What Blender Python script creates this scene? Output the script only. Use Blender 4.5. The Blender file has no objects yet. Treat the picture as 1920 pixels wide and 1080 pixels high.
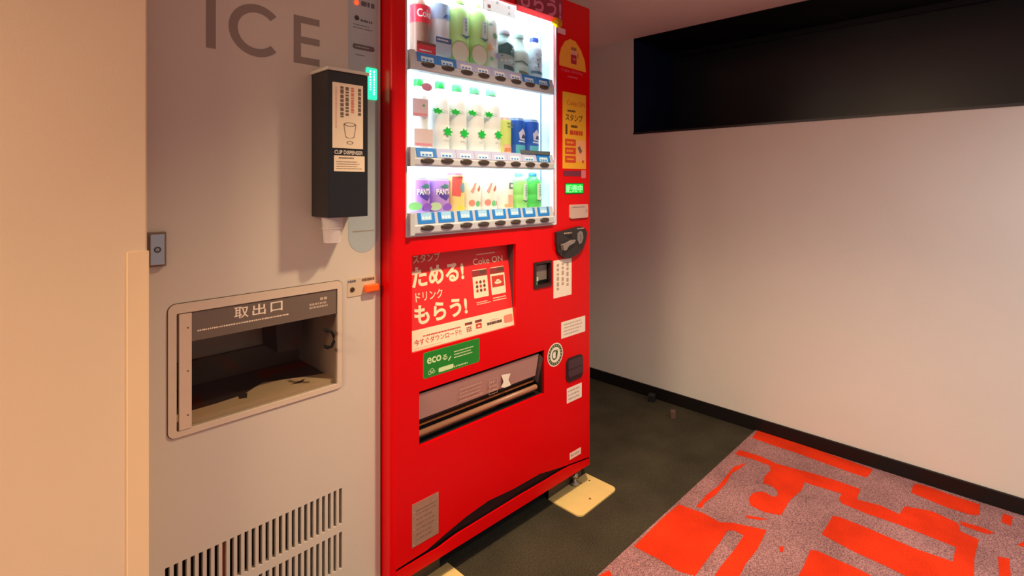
import bpy, bmesh, math, random
from mathutils import Vector, Matrix
from mathutils.geometry import tessellate_polygon

random.seed(7)
SC = bpy.context.scene
COL = SC.collection
F, PX, PY, YAW, H = 960.0, 960.0, 343.2, math.radians(45.93), 1.165
CEIL = 1.974            # ceiling height
XW = 2.533              # inner face of the right wall

# ------------------------------------------------------------------ camera
cd = bpy.data.cameras.new('camera')
cd.sensor_width = 36.0
cd.lens = 36.0 * F / 1920.0
cd.shift_y = -(540.0 - PY) / 1920.0
cd.clip_start = 0.02
cam = bpy.data.objects.new('camera', cd)
cam.location = (0, 0, H)
cam.rotation_euler = (math.pi / 2, 0, -YAW)
COL.objects.link(cam)
SC.camera = cam

# ------------------------------------------------------------------ world, exposure
w = bpy.data.worlds.new('world')
SC.world = w
w.use_nodes = True
w.node_tree.nodes['Background'].inputs[0].default_value = (0.92, 0.93, 1.0, 1)
w.node_tree.nodes['Background'].inputs[1].default_value = 0.30  # even neutral ambient, added to lift the shadows
vs = SC.view_settings
vs.view_transform = 'Standard'
vs.look = 'None'
vs.gamma = 1
vs.use_curve_mapping = False
vs.exposure = 0.3
SC.display_settings.display_device = 'sRGB'

# ------------------------------------------------------------------ lamps: recessed warm downlights in the ceiling, and an added white fill lamp
LAMPS = [  # x, y, watts, colour, cone degrees, aim
    (1.08, 0.56, 100, (1.0, 0.77, 0.50), 118, (1.08, 0.56, 0.0)),
    (-1.30, 0.72, 350, (1.0, 0.74, 0.46), 172, (-1.0, 0.70, 0.0)),
    (1.55, -0.60, 68, (0.84, 0.95, 1.0), 150, (1.75, -0.60, 0.0)),  # white fill lamp, added to whiten the right wall
]
for i, (x, y, p, c, cone, aim) in enumerate(LAMPS):
    ld = bpy.data.lights.new('downlight_bulb', 'SPOT')
    ld.energy = p
    ld.color = c
    ld.spot_size = math.radians(cone)
    ld.spot_blend = 1.0
    ld.shadow_soft_size = (0.035, 0.33, 0.08)[i]
    lo = bpy.data.objects.new('downlight_bulb', ld)
    lo.location = (x, y, CEIL - 0.03)
    lo.rotation_euler = (Vector(aim) - lo.location).to_track_quat('-Z', 'Y').to_euler()
    COL.objects.link(lo)
DISPLAY_BACK = 0.9      # backlit panel of the vending display
DISPLAY_LED = 17.0       # light bars of the vending display

# ------------------------------------------------------------------ materials
MATS = {}


def srgb(c):
    return tuple((v / 12.92 if v <= 0.04045 else ((v + 0.055) / 1.055) ** 2.4) for v in c)


def mat(name, rgb, rough=0.5, metal=0.0, emit=0.0, noise=0.0, nscale=30.0, bump=0.0, bscale=200.0, spec=0.5, coat=0.0):
    """Procedural material; rgb in sRGB 0-255."""
    if name in MATS:
        return MATS[name]
    m = bpy.data.materials.new(name)
    m.use_nodes = True
    nt = m.node_tree
    b = nt.nodes['Principled BSDF']
    col = srgb([v / 255.0 for v in rgb])
    b.inputs['Base Color'].default_value = (*col, 1)
    b.inputs['Roughness'].default_value = rough
    b.inputs['Metallic'].default_value = metal
    b.inputs['Specular IOR Level'].default_value = spec
    b.inputs['Coat Weight'].default_value = coat
    if emit:
        b.inputs['Emission Color'].default_value = (*col, 1)
        b.inputs['Emission Strength'].default_value = emit
    tc = None
    if noise or bump:
        tc = nt.nodes.new('ShaderNodeTexCoord')
    if noise:
        n = nt.nodes.new('ShaderNodeTexNoise')
        n.inputs['Scale'].default_value = nscale
        n.inputs['Detail'].default_value = 4
        nt.links.new(tc.outputs['Object'], n.inputs['Vector'])
        mp = nt.nodes.new('ShaderNodeMapRange')
        mp.inputs['From Min'].default_value = 0.3
        mp.inputs['From Max'].default_value = 0.7
        mp.inputs['To Min'].default_value = 1 - noise
        mp.inputs['To Max'].default_value = 1 + noise
        nt.links.new(n.outputs['Fac'], mp.inputs['Value'])
        mx = nt.nodes.new('ShaderNodeMix')
        mx.data_type = 'RGBA'
        mx.blend_type = 'MULTIPLY'
        mx.inputs[0].default_value = 1
        mx.inputs[6].default_value = (*col, 1)
        nt.links.new(mp.outputs[0], mx.inputs[7])
        nt.links.new(mx.outputs[2], b.inputs['Base Color'])
    if bump:
        n2 = nt.nodes.new('ShaderNodeTexNoise')
        n2.inputs['Scale'].default_value = bscale
        n2.inputs['Detail'].default_value = 3
        nt.links.new(tc.outputs['Object'], n2.inputs['Vector'])
        bp = nt.nodes.new('ShaderNodeBump')
        bp.inputs['Strength'].default_value = bump
        bp.inputs['Distance'].default_value = 0.002
        nt.links.new(n2.outputs['Fac'], bp.inputs['Height'])
        nt.links.new(bp.outputs[0], b.inputs['Normal'])
    MATS[name] = m
    return m


def glass(name, tint, gloss_rough=0.02, base=0.035):
    if name in MATS:
        return MATS[name]
    m = bpy.data.materials.new(name)
    m.use_nodes = True
    nt = m.node_tree
    nt.nodes.remove(nt.nodes['Principled BSDF'])
    out = nt.nodes['Material Output']
    t = nt.nodes.new('ShaderNodeBsdfTransparent')
    t.inputs[0].default_value = (*tint, 1)
    g = nt.nodes.new('ShaderNodeBsdfGlossy')
    g.inputs['Roughness'].default_value = gloss_rough
    lw = nt.nodes.new('ShaderNodeLayerWeight')
    pw = nt.nodes.new('ShaderNodeMath')
    pw.operation = 'POWER'
    pw.inputs[1].default_value = 5.0
    nt.links.new(lw.outputs['Facing'], pw.inputs[0])
    ma = nt.nodes.new('ShaderNodeMath')
    ma.operation = 'MULTIPLY_ADD'
    ma.inputs[1].default_value = 0.9
    ma.inputs[2].default_value = base
    nt.links.new(pw.outputs[0], ma.inputs[0])
    mx = nt.nodes.new('ShaderNodeMixShader')
    nt.links.new(ma.outputs[0], mx.inputs[0])
    nt.links.new(t.outputs[0], mx.inputs[1])
    nt.links.new(g.outputs[0], mx.inputs[2])
    nt.links.new(mx.outputs[0], out.inputs[0])
    MATS[name] = m
    return m


def speckle(name, a, bcol, scale, lo=0.42, hi=0.58, rough=0.95, bump=0.6, c3=None):
    """Fibre-like mottled carpet material mixing two colours."""
    m = bpy.data.materials.new(name)
    m.use_nodes = True
    nt = m.node_tree
    b = nt.nodes['Principled BSDF']
    b.inputs['Roughness'].default_value = rough
    b.inputs['Specular IOR Level'].default_value = 0.1
    tc = nt.nodes.new('ShaderNodeTexCoord')
    n = nt.nodes.new('ShaderNodeTexNoise')
    n.inputs['Scale'].default_value = scale
    n.inputs['Detail'].default_value = 3
    nt.links.new(tc.outputs['Object'], n.inputs['Vector'])
    r = nt.nodes.new('ShaderNodeValToRGB')
    r.color_ramp.elements[0].position = lo
    r.color_ramp.elements[1].position = hi
    r.color_ramp.elements[0].color = (*srgb([v / 255 for v in a]), 1)
    r.color_ramp.elements[1].color = (*srgb([v / 255 for v in bcol]), 1)
    nt.links.new(n.outputs['Fac'], r.inputs[0])
    n2 = nt.nodes.new('ShaderNodeTexNoise')
    n2.inputs['Scale'].default_value = 6
    n2.inputs['Detail'].default_value = 5
    nt.links.new(tc.outputs['Object'], n2.inputs['Vector'])
    mp = nt.nodes.new('ShaderNodeMapRange')
    mp.inputs['From Min'].default_value = 0.3
    mp.inputs['From Max'].default_value = 0.7
    mp.inputs['To Min'].default_value = 0.8
    mp.inputs['To Max'].default_value = 1.2
    nt.links.new(n2.outputs['Fac'], mp.inputs['Value'])
    mx = nt.nodes.new('ShaderNodeMix')
    mx.data_type = 'RGBA'
    mx.blend_type = 'MULTIPLY'
    mx.inputs[0].default_value = 1
    nt.links.new(r.outputs[0], mx.inputs[6])
    nt.links.new(mp.outputs[0], mx.inputs[7])
    nt.links.new(mx.outputs[2], b.inputs['Base Color'])
    bp = nt.nodes.new('ShaderNodeBump')
    bp.inputs['Strength'].default_value = bump
    bp.inputs['Distance'].default_value = 0.003
    nt.links.new(n.outputs['Fac'], bp.inputs['Height'])
    nt.links.new(bp.outputs[0], b.inputs['Normal'])
    MATS[name] = m
    return m


# ------------------------------------------------------------------ geometry helpers
class MB:
    """Collects shapes with material slots and links them as ONE mesh object."""

    def __init__(self):
        self.v, self.f, self.m, self.s, self.mats = [], [], [], [], []

    def mi(self, m):
        if m not in self.mats:
            self.mats.append(m)
        return self.mats.index(m)

    def add(self, verts, faces, m, smooth=False):
        o = len(self.v)
        self.v += [tuple(p) for p in verts]
        k = self.mi(m)
        for f in faces:
            self.f.append([i + o for i in f])
            self.m.append(k)
            self.s.append(smooth)
        return self

    def box(self, x0, x1, y0, y1, z0, z1, m):
        v = [(x, y, z) for x in (x0, x1) for y in (y0, y1) for z in (z0, z1)]
        return self.add(v, [(0, 1, 3, 2), (4, 6, 7, 5), (0, 4, 5, 1), (2, 3, 7, 6), (0, 2, 6, 4), (1, 5, 7, 3)], m)

    def prism(self, pts, y0, y1, m, smooth_sides=False, axis='y', cap0=True, cap1=True):
        """Extrude a polygon of (x,z) points from y0 to y1 (axis y), or (x,y) points from z0 to z1 (axis z)."""
        n = len(pts)
        mk = (lambda a, b, c: (a, c, b)) if axis == 'y' else (lambda a, b, c: (a, b, c))
        v = [mk(a, b, y0) for a, b in pts] + [mk(a, b, y1) for a, b in pts]
        tri = tessellate_polygon([[Vector((a, b, 0)) for a, b in pts]])
        f = []
        if cap0:
            f += [tuple(t) for t in tri]
        if cap1:
            f += [tuple(i + n for i in reversed(t)) for t in tri]
        self.add(v, f, m)
        self.add(v, [(i, (i + 1) % n, (i + 1) % n + n, i + n) for i in range(n)], m, smooth_sides)
        return self

    def poly(self, pts, y, m):
        """Flat polygon of (x,z) points facing -y."""
        tri = tessellate_polygon([[Vector((a, b, 0)) for a, b in pts]])
        return self.add([(a, y, b) for a, b in pts], [tuple(t) for t in tri], m)

    def rect(self, x0, x1, z0, z1, y, m):
        return self.add([(x0, y, z0), (x1, y, z0), (x1, y, z1), (x0, y, z1)], [(0, 1, 2, 3)], m)

    def lathe(self, prof, m, n=28, cx=0, cy=0, sx=1.0, sy=1.0, cap=True):
        """Revolve (r,z) profile about a vertical axis."""
        v, f = [], []
        for r, z in prof:
            for i in range(n):
                a = 2 * math.pi * i / n
                v.append((cx + r * sx * math.cos(a), cy + r * sy * math.sin(a), z))
        for k in range(len(prof) - 1):
            for i in range(n):
                j = (i + 1) % n
                f.append((k * n + i, k * n + j, (k + 1) * n + j, (k + 1) * n + i))
        self.add(v, f, m, True)
        if cap:
            self.add(v[:n], [tuple(reversed(range(n)))], m)
            self.add(v[-n:], [tuple(range(n))], m)
        return self

    def dome(self, cx, cz, y, rx, rz, depth, m, n=24):
        """Button: an oval with a softly domed face towards -y."""
        v, f = [], []
        rings = [(1, 0), (1, -0.55), (0.93, -0.85), (0.75, -1.0), (0.01, -1.05)]
        for s, d in rings:
            for i in range(n):
                a = 2 * math.pi * i / n
                v.append((cx + rx * s * math.cos(a), y + d * depth, cz + rz * s * math.sin(a)))
        for k in range(len(rings) - 1):
            for i in range(n):
                j = (i + 1) % n
                f.append((k * n + i, k * n + j, (k + 1) * n + j, (k + 1) * n + i))
        return self.add(v, f, m, True)

    def disc(self, cx, cz, y, rx, rz, m, n=28):
        return self.poly([(cx + rx * math.cos(2 * math.pi * i / n), cz + rz * math.sin(2 * math.pi * i / n)) for i in range(n)], y, m)

    def ring(self, cx, cz, y, r0, r1, m, sx=1.0, n=32, a0=0, a1=2 * math.pi):
        v, f = [], []
        for i in range(n + 1):
            a = a0 + (a1 - a0) * i / n
            for r in (r0, r1):
                v.append((cx + r * sx * math.cos(a), y, cz + r * math.sin(a)))
        for i in range(n):
            f.append((2 * i, 2 * i + 1, 2 * i + 3, 2 * i + 2))
        return self.add(v, f, m)

    def tube(self, path, r, m, n=10):
        v, f = [], []
        P = [Vector(p) for p in path]
        for k, p in enumerate(P):
            d = (P[min(k + 1, len(P) - 1)] - P[max(k - 1, 0)]).normalized()
            u = d.cross(Vector((0, 0, 1)))
            if u.length < 0.1:
                u = d.cross(Vector((1, 0, 0)))
            u.normalize()
            t = d.cross(u)
            for i in range(n):
                a = 2 * math.pi * i / n
                v.append(p + u * r * math.cos(a) + t * r * math.sin(a))
        for k in range(len(P) - 1):
            for i in range(n):
                j = (i + 1) % n
                f.append((k * n + i, k * n + j, (k + 1) * n + j, (k + 1) * n + i))
        f.append(tuple(range(n)))
        f.append(tuple(reversed(range((len(P) - 1) * n, len(P) * n))))
        return self.add(v, f, m, True)

    def plate(self, x0, x1, z0, z1, holes, y, thick, m, edge=None):
        """Sheet facing -y with rectangular holes (x0,x1,z0,z1); hole sides are given the sheet's depth."""
        xs = sorted(set([x0, x1] + [h[0] for h in holes] + [h[1] for h in holes]))
        zs = sorted(set([z0, z1] + [h[2] for h in holes] + [h[3] for h in holes]))
        for i in range(len(xs) - 1):
            run = None
            for k in range(len(zs) - 1):
                cx, cz = (xs[i] + xs[i + 1]) / 2, (zs[k] + zs[k + 1]) / 2
                hole = any(h[0] < cx < h[1] and h[2] < cz < h[3] for h in holes)
                if not hole and run is None:
                    run = zs[k]
                if run is not None and (hole or k == len(zs) - 2):
                    top = zs[k] if hole else zs[k + 1]
                    self.rect(xs[i], xs[i + 1], run, top, y, m)
                    run = None
        for h in holes:
            a, b, c, d = h
            v = [(a, y, c), (b, y, c), (b, y, d), (a, y, d), (a, y + thick, c), (b, y + thick, c), (b, y + thick, d), (a, y + thick, d)]
            self.add(v, [(0, 1, 5, 4), (1, 2, 6, 5), (2, 3, 7, 6), (3, 0, 4, 7)], edge or m)
        return self

    def text(self, s, x0, z0, x1, z1, y, m, bold=0.0, wrap=None):
        v, f = text_mesh(s, bold)
        xs = [p[0] for p in v]
        zs = [p[1] for p in v]
        ax, bx, az, bz = min(xs), max(xs), min(zs), max(zs)
        out = []
        for a, b in v:
            x = x0 + (a - ax) / (bx - ax) * (x1 - x0)
            z = z0 + (b - az) / (bz - az) * (z1 - z0)
            out.append((x, wrap(x) if wrap else y, z))
        return self.add(out, f, m)

    def strokes(self, x0, z0, x1, z1, rows, y, m, fill=0.55, vertical=False, gap=0.25, seed=1, wrap=None):
        """Print too small to read in the photograph: rows of short dashes."""
        rnd = random.Random(seed)
        span = (x1 - x0) if vertical else (z1 - z0)
        ln = (z1 - z0) if vertical else (x1 - x0)
        step = span / rows
        for r in range(rows):
            a = r * step + step * (1 - fill) / 2
            b = a + step * fill
            p = 0.0
            end = ln * rnd.uniform(0.75, 1.0)
            while p < end:
                L = step * fill * rnd.uniform(0.5, 1.3)
                q = min(p + L, end)
                if vertical:
                    self.rect(x0 + a, x0 + b, z1 - q, z1 - p, y, m)
                else:
                    self.rect(x0 + p, x0 + q, z0 + a, z0 + b, y, m)
                p = q + step * gap * rnd.uniform(0.5, 1.2)
        return self

    def build(self, name, parent=None, bevel=0.0, segs=2):
        me = bpy.data.meshes.new(name)
        me.from_pydata(self.v, [], self.f)
        for m in self.mats:
            me.materials.append(m)
        me.polygons.foreach_set('material_index', self.m)
        me.polygons.foreach_set('use_smooth', self.s)
        me.update()
        o = bpy.data.objects.new(name, me)
        COL.objects.link(o)
        if parent is not None:
            o.parent = parent
        if bevel:
            md = o.modifiers.new('bevel', 'BEVEL')
            md.width = bevel
            md.segments = segs
            md.limit_method = 'ANGLE'
        return o


_TXT = {}


def text_mesh(s, bold=0.0):
    key = (s, bold)
    if key not in _TXT:
        cu = bpy.data.curves.new('lettering', 'FONT')
        cu.body = s
        cu.size = 1.0
        cu.offset = bold
        cu.resolution_u = 4
        o = bpy.data.objects.new('lettering', cu)
        COL.objects.link(o)
        bpy.context.view_layer.update()
        dg = bpy.context.evaluated_depsgraph_get()
        me = bpy.data.meshes.new_from_object(o.evaluated_get(dg))
        _TXT[key] = ([(p.co.x, p.co.y) for p in me.vertices], [tuple(p.vertices) for p in me.polygons])
        bpy.data.objects.remove(o)
        bpy.data.curves.remove(cu)
        bpy.data.meshes.remove(me)
    return _TXT[key]


class Frame:
    """A vertical face standing in the room: local x runs along it, local y goes back into it."""

    def __init__(self, ox, oy, ang):
        self.o, self.a = (ox, oy), ang
        self.c, self.s = math.cos(ang), math.sin(ang)

    def world(self, x, y, z=0.0):
        return (self.o[0] + x * self.c - y * self.s, self.o[1] + x * self.s + y * self.c, z)

    def at(self, px, py, d=0.0):
        """Sight line of a pixel of the 1920x1080 photograph -> (local x, height) on the plane d behind the face."""
        u, v = (px - PX) / F, (py - PY) / F
        dx = math.sin(YAW) + u * math.cos(YAW)
        dy = math.cos(YAW) - u * math.sin(YAW)
        lx, ly = dx * self.c + dy * self.s, -dx * self.s + dy * self.c
        ox, oy = -self.o[0] * self.c - self.o[1] * self.s, self.o[0] * self.s - self.o[1] * self.c
        t = (d - oy) / ly
        return ox + t * lx, H - v * t

    def box(self, x0, y0, x1, y1, d=0.0):
        """Pixel corners (left, top at left), (right, bottom at right) -> x0, x1, z0, z1."""
        a, b = self.at(x0, y0, d), self.at(x1, y1, d)
        return a[0], b[0], b[1], a[1]

    def pts(self, px, d=0.0):
        return [self.at(a, b, d) for a, b in px]


def floor_at(px, py, z=0.0):
    u, v = (px - PX) / F, (py - PY) / F
    t = (H - z) / v
    return ((math.sin(YAW) + u * math.cos(YAW)) * t, (math.cos(YAW) - u * math.sin(YAW)) * t)


def tag(o, label=None, cat=None, group=None, kind=None):
    if label:
        o['label'] = label
    if cat:
        o['category'] = cat
    if group:
        o['group'] = group
    if kind:
        o['kind'] = kind
    return o


def empty(name, loc, rz=0.0):
    o = bpy.data.objects.new(name, None)
    o.location = loc
    o.rotation_euler = (0, 0, rz)
    o.empty_display_size = 0.05
    COL.objects.link(o)
    return o


def copy_tree(o, parent=None):
    c = o.copy()
    COL.objects.link(c)
    if parent is not None:
        c.parent = parent
    for ch in list(o.children):
        copy_tree(ch, c)
    return c


def rrect(x0, x1, z0, z1, r, n=5):
    p = []
    for cx, cz, a0 in ((x1 - r, z1 - r, 0), (x0 + r, z1 - r, 90), (x0 + r, z0 + r, 180), (x1 - r, z0 + r, 270)):
        for i in range(n + 1):
            a = math.radians(a0 + 90 * i / n)
            p.append((cx + r * math.cos(a), cz + r * math.sin(a)))
    return p


# ------------------------------------------------------------------ the room
WALL = mat('wall_paint', (224, 217, 205), 0.8, noise=0.02, nscale=3, bump=0.15, bscale=350)
WALL2 = mat('partition_paint', (228, 205, 172), 0.75, noise=0.02, nscale=3, bump=0.1, bscale=350)
CEILM = mat('ceiling_paint', (242, 226, 218), 0.85, noise=0.02, nscale=4)
FLOORM = speckle('needle_felt_floor', (48, 45, 36), (80, 71, 54), 260, 0.35, 0.7, 0.9, 0.3)
BASEM = mat('black_vinyl', (24, 19, 18), 0.45, spec=0.3)
XL, YB, YF = -2.6, -2.2, 1.95

st = lambda o: tag(o, kind='structure')
st(MB().box(XL, XW + 0.6, YB, YF + 0.05, -0.06, 0.0, FLOORM).build('floor'))
st(MB().box(XL, XW + 0.6, YB, YF + 0.05, CEIL, CEIL + 0.06, CEILM).build('ceiling'))
RZ, RY0, RY1, RX = 1.440, -1.6, 1.506, 3.01     # the dark recess in the right wall: sill height, ends, back
wr = MB()
wr.box(XW, XW + 0.6, YB, YF, 0, RZ, WALL)
wr.box(XW, XW + 0.6, RY1, YF, RZ, CEIL, WALL)
wr.box(XW, XW + 0.6, YB, RY0, RZ, CEIL, WALL)
st(wr.build('wall_right'))
st(MB().box(XL, XW + 0.6, YF, YF + 0.1, 0, CEIL, WALL).build('wall_back'))
PY0, PXR = 1.15, 0.2125
st(MB().box(XL, PXR, PY0, YF, 0, CEIL, WALL2).build('wall_left', bevel=0.003))
# corner guard on the end of the left wall
PF = Frame(0, PY0, 0)
gx, gz = PF.at(237.5, 473.5)
g = MB()
GUARD = mat('corner_guard_vinyl', (238, 210, 168), 0.5, noise=0.015, nscale=5)
g.prism([(gx, PY0 - 0.0025), (PXR + 0.0025, PY0 - 0.0025), (PXR + 0.0025, PY0 + 0.04), (PXR, PY0 + 0.04), (PXR, PY0), (gx, PY0)], 0.0, gz, GUARD, axis='z')
st(g.build('trim_1', bevel=0.001))
# skirting
st(MB().box(XW - 0.009, XW, YB, YF, 0, 0.062, BASEM).build('baseboard_right', bevel=0.002))

# dark glazed recess high in the right wall
win = empty('window_1', (XW, 0, RZ))
st(win)
DARK = mat('recess_black_paint', (17, 16, 18), 0.45, spec=0.35, noise=0.1, nscale=4)
DARKB = mat('recess_dark_panel', (30, 32, 36), 0.3, spec=0.5, noise=0.1, nscale=3)
NAVY = mat('recess_navy_panel', (14, 26, 56), 0.5, spec=0.3)
SILL = mat('recess_sill_edge', (50, 46, 46), 0.35, spec=0.5)
d = RX - XW
hgt = CEIL - RZ
MB().box(d, d + 0.01, RY0, RY1, 0.0, hgt, DARKB).build('back_panel', win)
MB().box(0.004, d, RY0, RY1, hgt - 0.004, hgt, DARK).build('top_panel', win)
MB().box(0.004, d, RY1 - 0.004, RY1, 0.0, hgt, NAVY).build('side_panel', win)
MB().box(0.0, d, RY0, RY1, 0.0, 0.005, DARK).build('sill_board', win)
MB().box(-0.003, 0.004, RY0, RY1, -0.004, 0.007, SILL).build('sill_edge', win)
MB().box(d - 0.03, d, RY0, RY1, hgt - 0.03, hgt - 0.004, DARK).build('top_rail', win)

# downlight fittings
for i, (x, y, p, c, cone, aim) in enumerate(LAMPS):
    t = empty('ceiling_downlight', (x, y, CEIL))
    tag(t, ['warm recessed ceiling downlight in front of the red vending machine', 'warm recessed ceiling downlight in front of the beige left wall',
            'neutral white fill lamp added in the ceiling over the patterned carpet'][i], 'light', 'recessed downlights')
    MB().lathe([(0.062, -0.001), (0.062, -0.006), (0.05, -0.008), (0.046, -0.001)], mat('lamp_ring', (235, 232, 226), 0.4)).build('trim_ring', t)
    MB().lathe([(0.045, -0.002), (0.04, -0.004), (0.001, -0.005)], mat('lamp_lens', (255, 214, 165), 0.4, emit=4.0)).build('lens', t)

# ------------------------------------------------------------------ carpet with block pattern
CARPET = speckle('carpet_pinkish_grey', (108, 72, 74), (190, 140, 136), 330, 0.36, 0.64)
CRED = speckle('carpet_orange_red', (208, 36, 14), (232, 66, 24), 330, 0.3, 0.7, bump=0.3)
e0, e1 = floor_at(1418.6, 806.5), floor_at(1125.5, 1077)
sl = (e1[1] - e0[1]) / (e1[0] - e0[0])
yl = lambda x: e0[1] + (x - e0[0]) * sl
CT = 0.005
cp = MB().prism([(XL, yl(XL)), (XL, YB), (XW - 0.01, YB), (XW - 0.01, yl(XW - 0.01))], 0.0, CT, CARPET, axis='z').build('carpet')
tag(cp, 'pinkish grey carpet with orange-red block pattern along the white right wall', 'carpet')
A = lambda *p: [(1120 + a / 3.6, 780 + b / 3.6) for a, b in p]
B = lambda *p: [(1520 + a / 3.6, 780 + b / 3.6) for a, b in p]
BLOCKS = [
    A((1082, 98), (1440, 213)) + B((250, 300), (418, 362), (405, 385), (375, 415), (280, 385), (0, 285)) + A((1330, 245), (1200, 203), (1045, 148)),
    A((960, 230), (1100, 273), (1210, 323), (1380, 370)) + B((0, 385), (150, 430), (335, 495), (310, 565), (470, 605), (600, 665), (635, 610), (820, 645), (995, 725), (1010, 780), (1135, 835), (1105, 960), (1100, 1180), (830, 1180), (640, 1080), (500, 1010), (300, 920), (75, 800), (150, 675), (200, 685), (400, 765), (700, 895), (960, 985), (980, 885), (790, 810), (600, 735), (380, 660), (210, 590), (190, 560), (210, 525), (0, 462)) + A((1400, 445), (1380, 500), (1300, 570), (1240, 670), (1130, 650), (1035, 605), (1020, 560), (1045, 525), (1085, 512), (1130, 514), (1160, 535), (1195, 548), (1222, 532), (1210, 500), (1170, 470), (1120, 455), (1130, 405), (1170, 370), (1165, 335), (1050, 292), (930, 258)),
    A((1005, 318), (960, 358), (908, 385), (872, 450), (800, 530), (722, 590), (705, 622), (668, 612), (740, 530), (815, 475), (880, 395), (920, 345)),
    A((550, 598), (720, 660), (825, 718), (910, 722), (1142, 772), (1105, 850), (1080, 900), (1000, 1000), (950, 1100), (780, 1100), (830, 1020), (920, 910), (988, 808), (930, 775), (880, 772), (830, 850), (740, 970), (660, 1080), (550, 1050), (400, 960), (320, 920), (248, 880), (330, 800), (440, 690)),
    A((25, 1072), (80, 1042), (110, 1100), (-20, 1110)),
    A((1440, 903)) + B((60, 918), (160, 965), (290, 1020), (450, 1100), (450, 1180)) + A((1300, 1180), (1390, 1020)),
    B((690, 470), (712, 458), (790, 478), (960, 540), (1145, 600), (1138, 668), (1080, 668), (900, 610), (680, 518)),
    B((1298, 660), (1365, 682), (1350, 742), (1288, 716)),
    B((1265, 950), (1340, 965), (1350, 1060), (1345, 1150), (1275, 1150)),
    B((1010, 712), (1160, 755), (1240, 790), (1190, 798), (1090, 765), (1012, 735)),
    B((1395, 870), (1480, 830), (1480, 885), (1440, 888)),
    A((1000, 672), (1080, 684), (1150, 698), (1095, 702), (1012, 690)),
    A((1225, 885), (1260, 880), (1255, 915), (1235, 920)),
]
for b in BLOCKS:
    q = [floor_at(x, y, CT) for x, y in b]
    q = [(min(x, XW - 0.0105), min(y, yl(x) - 0.0005)) for x, y in q]
    MB().prism(q, CT - 0.001, CT + 0.0012, CRED, axis='z').build('pattern_block', cp)
pat = MB()
for i in range(70):       # the pattern goes on outside the picture
    x, y = random.uniform(XL + 0.1, 2.2), random.uniform(YB + 0.1, 0.6)
    if x > 0.9 and y > -0.25 or (x > 0.3 and y > 0.5):
        continue
    a, b = random.choice([(0.07, 0.3), (0.25, 0.08), (0.2, 0.2), (0.06, 0.12)])
    pat.box(x, x + a, y, min(y + b, yl(x) - 0.01), CT - 0.001, CT + 0.0012, CRED)
tag(pat.build('outer_pattern', cp), kind='stuff')

# ------------------------------------------------------------------ ICE MACHINE
IF = Frame(0.218, 1.23, 0.0)
ICEW = 0.755 - 0.218 - 0.001
ICEM = mat('ice_machine_enamel', (204, 194, 178), 0.38, noise=0.012, nscale=4, spec=0.4)
ICED = mat('ice_machine_groove', (92, 72, 58), 0.6)
ice = empty('ice_dispenser', (0.218, 1.23, 0))
tag(ice, 'tall beige ice machine with ICE lettering, hatch and grille, left of the red machine', 'ice machine')
P = IF.at
# hatch opening
hx0, hz1 = P(331, 583)
hx1, _ = P(632, 560)
hzt = P(632, 541)[1]
hzb = P(632.5, 719)[1]
slots = []
sx0, sx1 = P(309.5, 1058)[0], P(641.5, 916)[0]
NS = 26
pitch = (sx1 - sx0) / (NS - 0.46)
for k in range(NS):
    a = sx0 + k * pitch
    for zt, zb in ((P(638, 916)[1], P(638, 983)[1]), (P(638, 998)[1], P(638, 1067)[1]), (P(638, 1082)[1], P(638, 1150)[1])):
        slots.append((a, a + pitch * 0.54, zb, zt))
fr = MB()
fr.plate(0, ICEW, 0.06, 1.9, slots + [(hx0, hx1, hzb, hzt)], 0.0, 0.012, ICEM, ICEM)
fr.box(0, ICEW, 0.011, 0.012, 0.06, 0.061, ICEM)
fr.build('front_panel', ice)
body = MB()
body.box(0, 0.012, 0.001, 0.66, 0.06, 1.9, ICEM)
body.box(ICEW - 0.012, ICEW, 0.001, 0.66, 0.06, 1.9, ICEM)
body.box(0.012, ICEW - 0.012, 0.30, 0.66, 0.06, 1.9, ICEM)
body.box(0.012, ICEW - 0.012, 0.012, 0.3, 1.888, 1.9, ICEM)
body.build('cabinet', ice)
MB().box(0.02, ICEW - 0.02, 0.05, 0.6, 0.0, 0.06, mat('ice_machine_plinth', (40, 34, 30), 0.6)).build('plinth', ice)
gb = MB()
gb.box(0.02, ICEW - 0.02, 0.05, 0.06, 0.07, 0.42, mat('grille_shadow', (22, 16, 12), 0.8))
gb.build('grille_shade_sheet', ice)  # dark sheet added behind the slots, shade put in as colour
k = 7
tagx = sx0 + k * pitch
tag(MB().box(tagx - 0.001, tagx + pitch * 0.6, 0.015, 0.02, 0.18, slots[0][3] + 0.01, mat('orange_tape', (190, 84, 34), 0.6)).build('tape_strip', ice), 'orange strip behind one slot of the grille')

# hatch: rounded surround with a groove line, door with glass, hinge strip, handle
ox0, oz1 = P(314.5, 571)
ox1 = P(641, 560)[0]
ozt = P(632.5, 526.5)[1]
ozb = P(635, 727.5)[1]
su = MB()


def frame_ring(mb, outer, inner, y, m, depth=None):
    n = len(outer)
    v = [(a, y, b) for a, b in outer] + [(a, y, b) for a, b in inner]
    mb.add(v, [(i, (i + 1) % n, (i + 1) % n + n, i + n) for i in range(n)], m)
    if depth:
        for ring in (outer, inner):
            v = [(a, y, b) for a, b in ring] + [(a, y + depth, b) for a, b in ring]
            mb.add(v, [(i, (i + 1) % n, (i + 1) % n + n, i + n) for i in range(n)], m)


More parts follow.
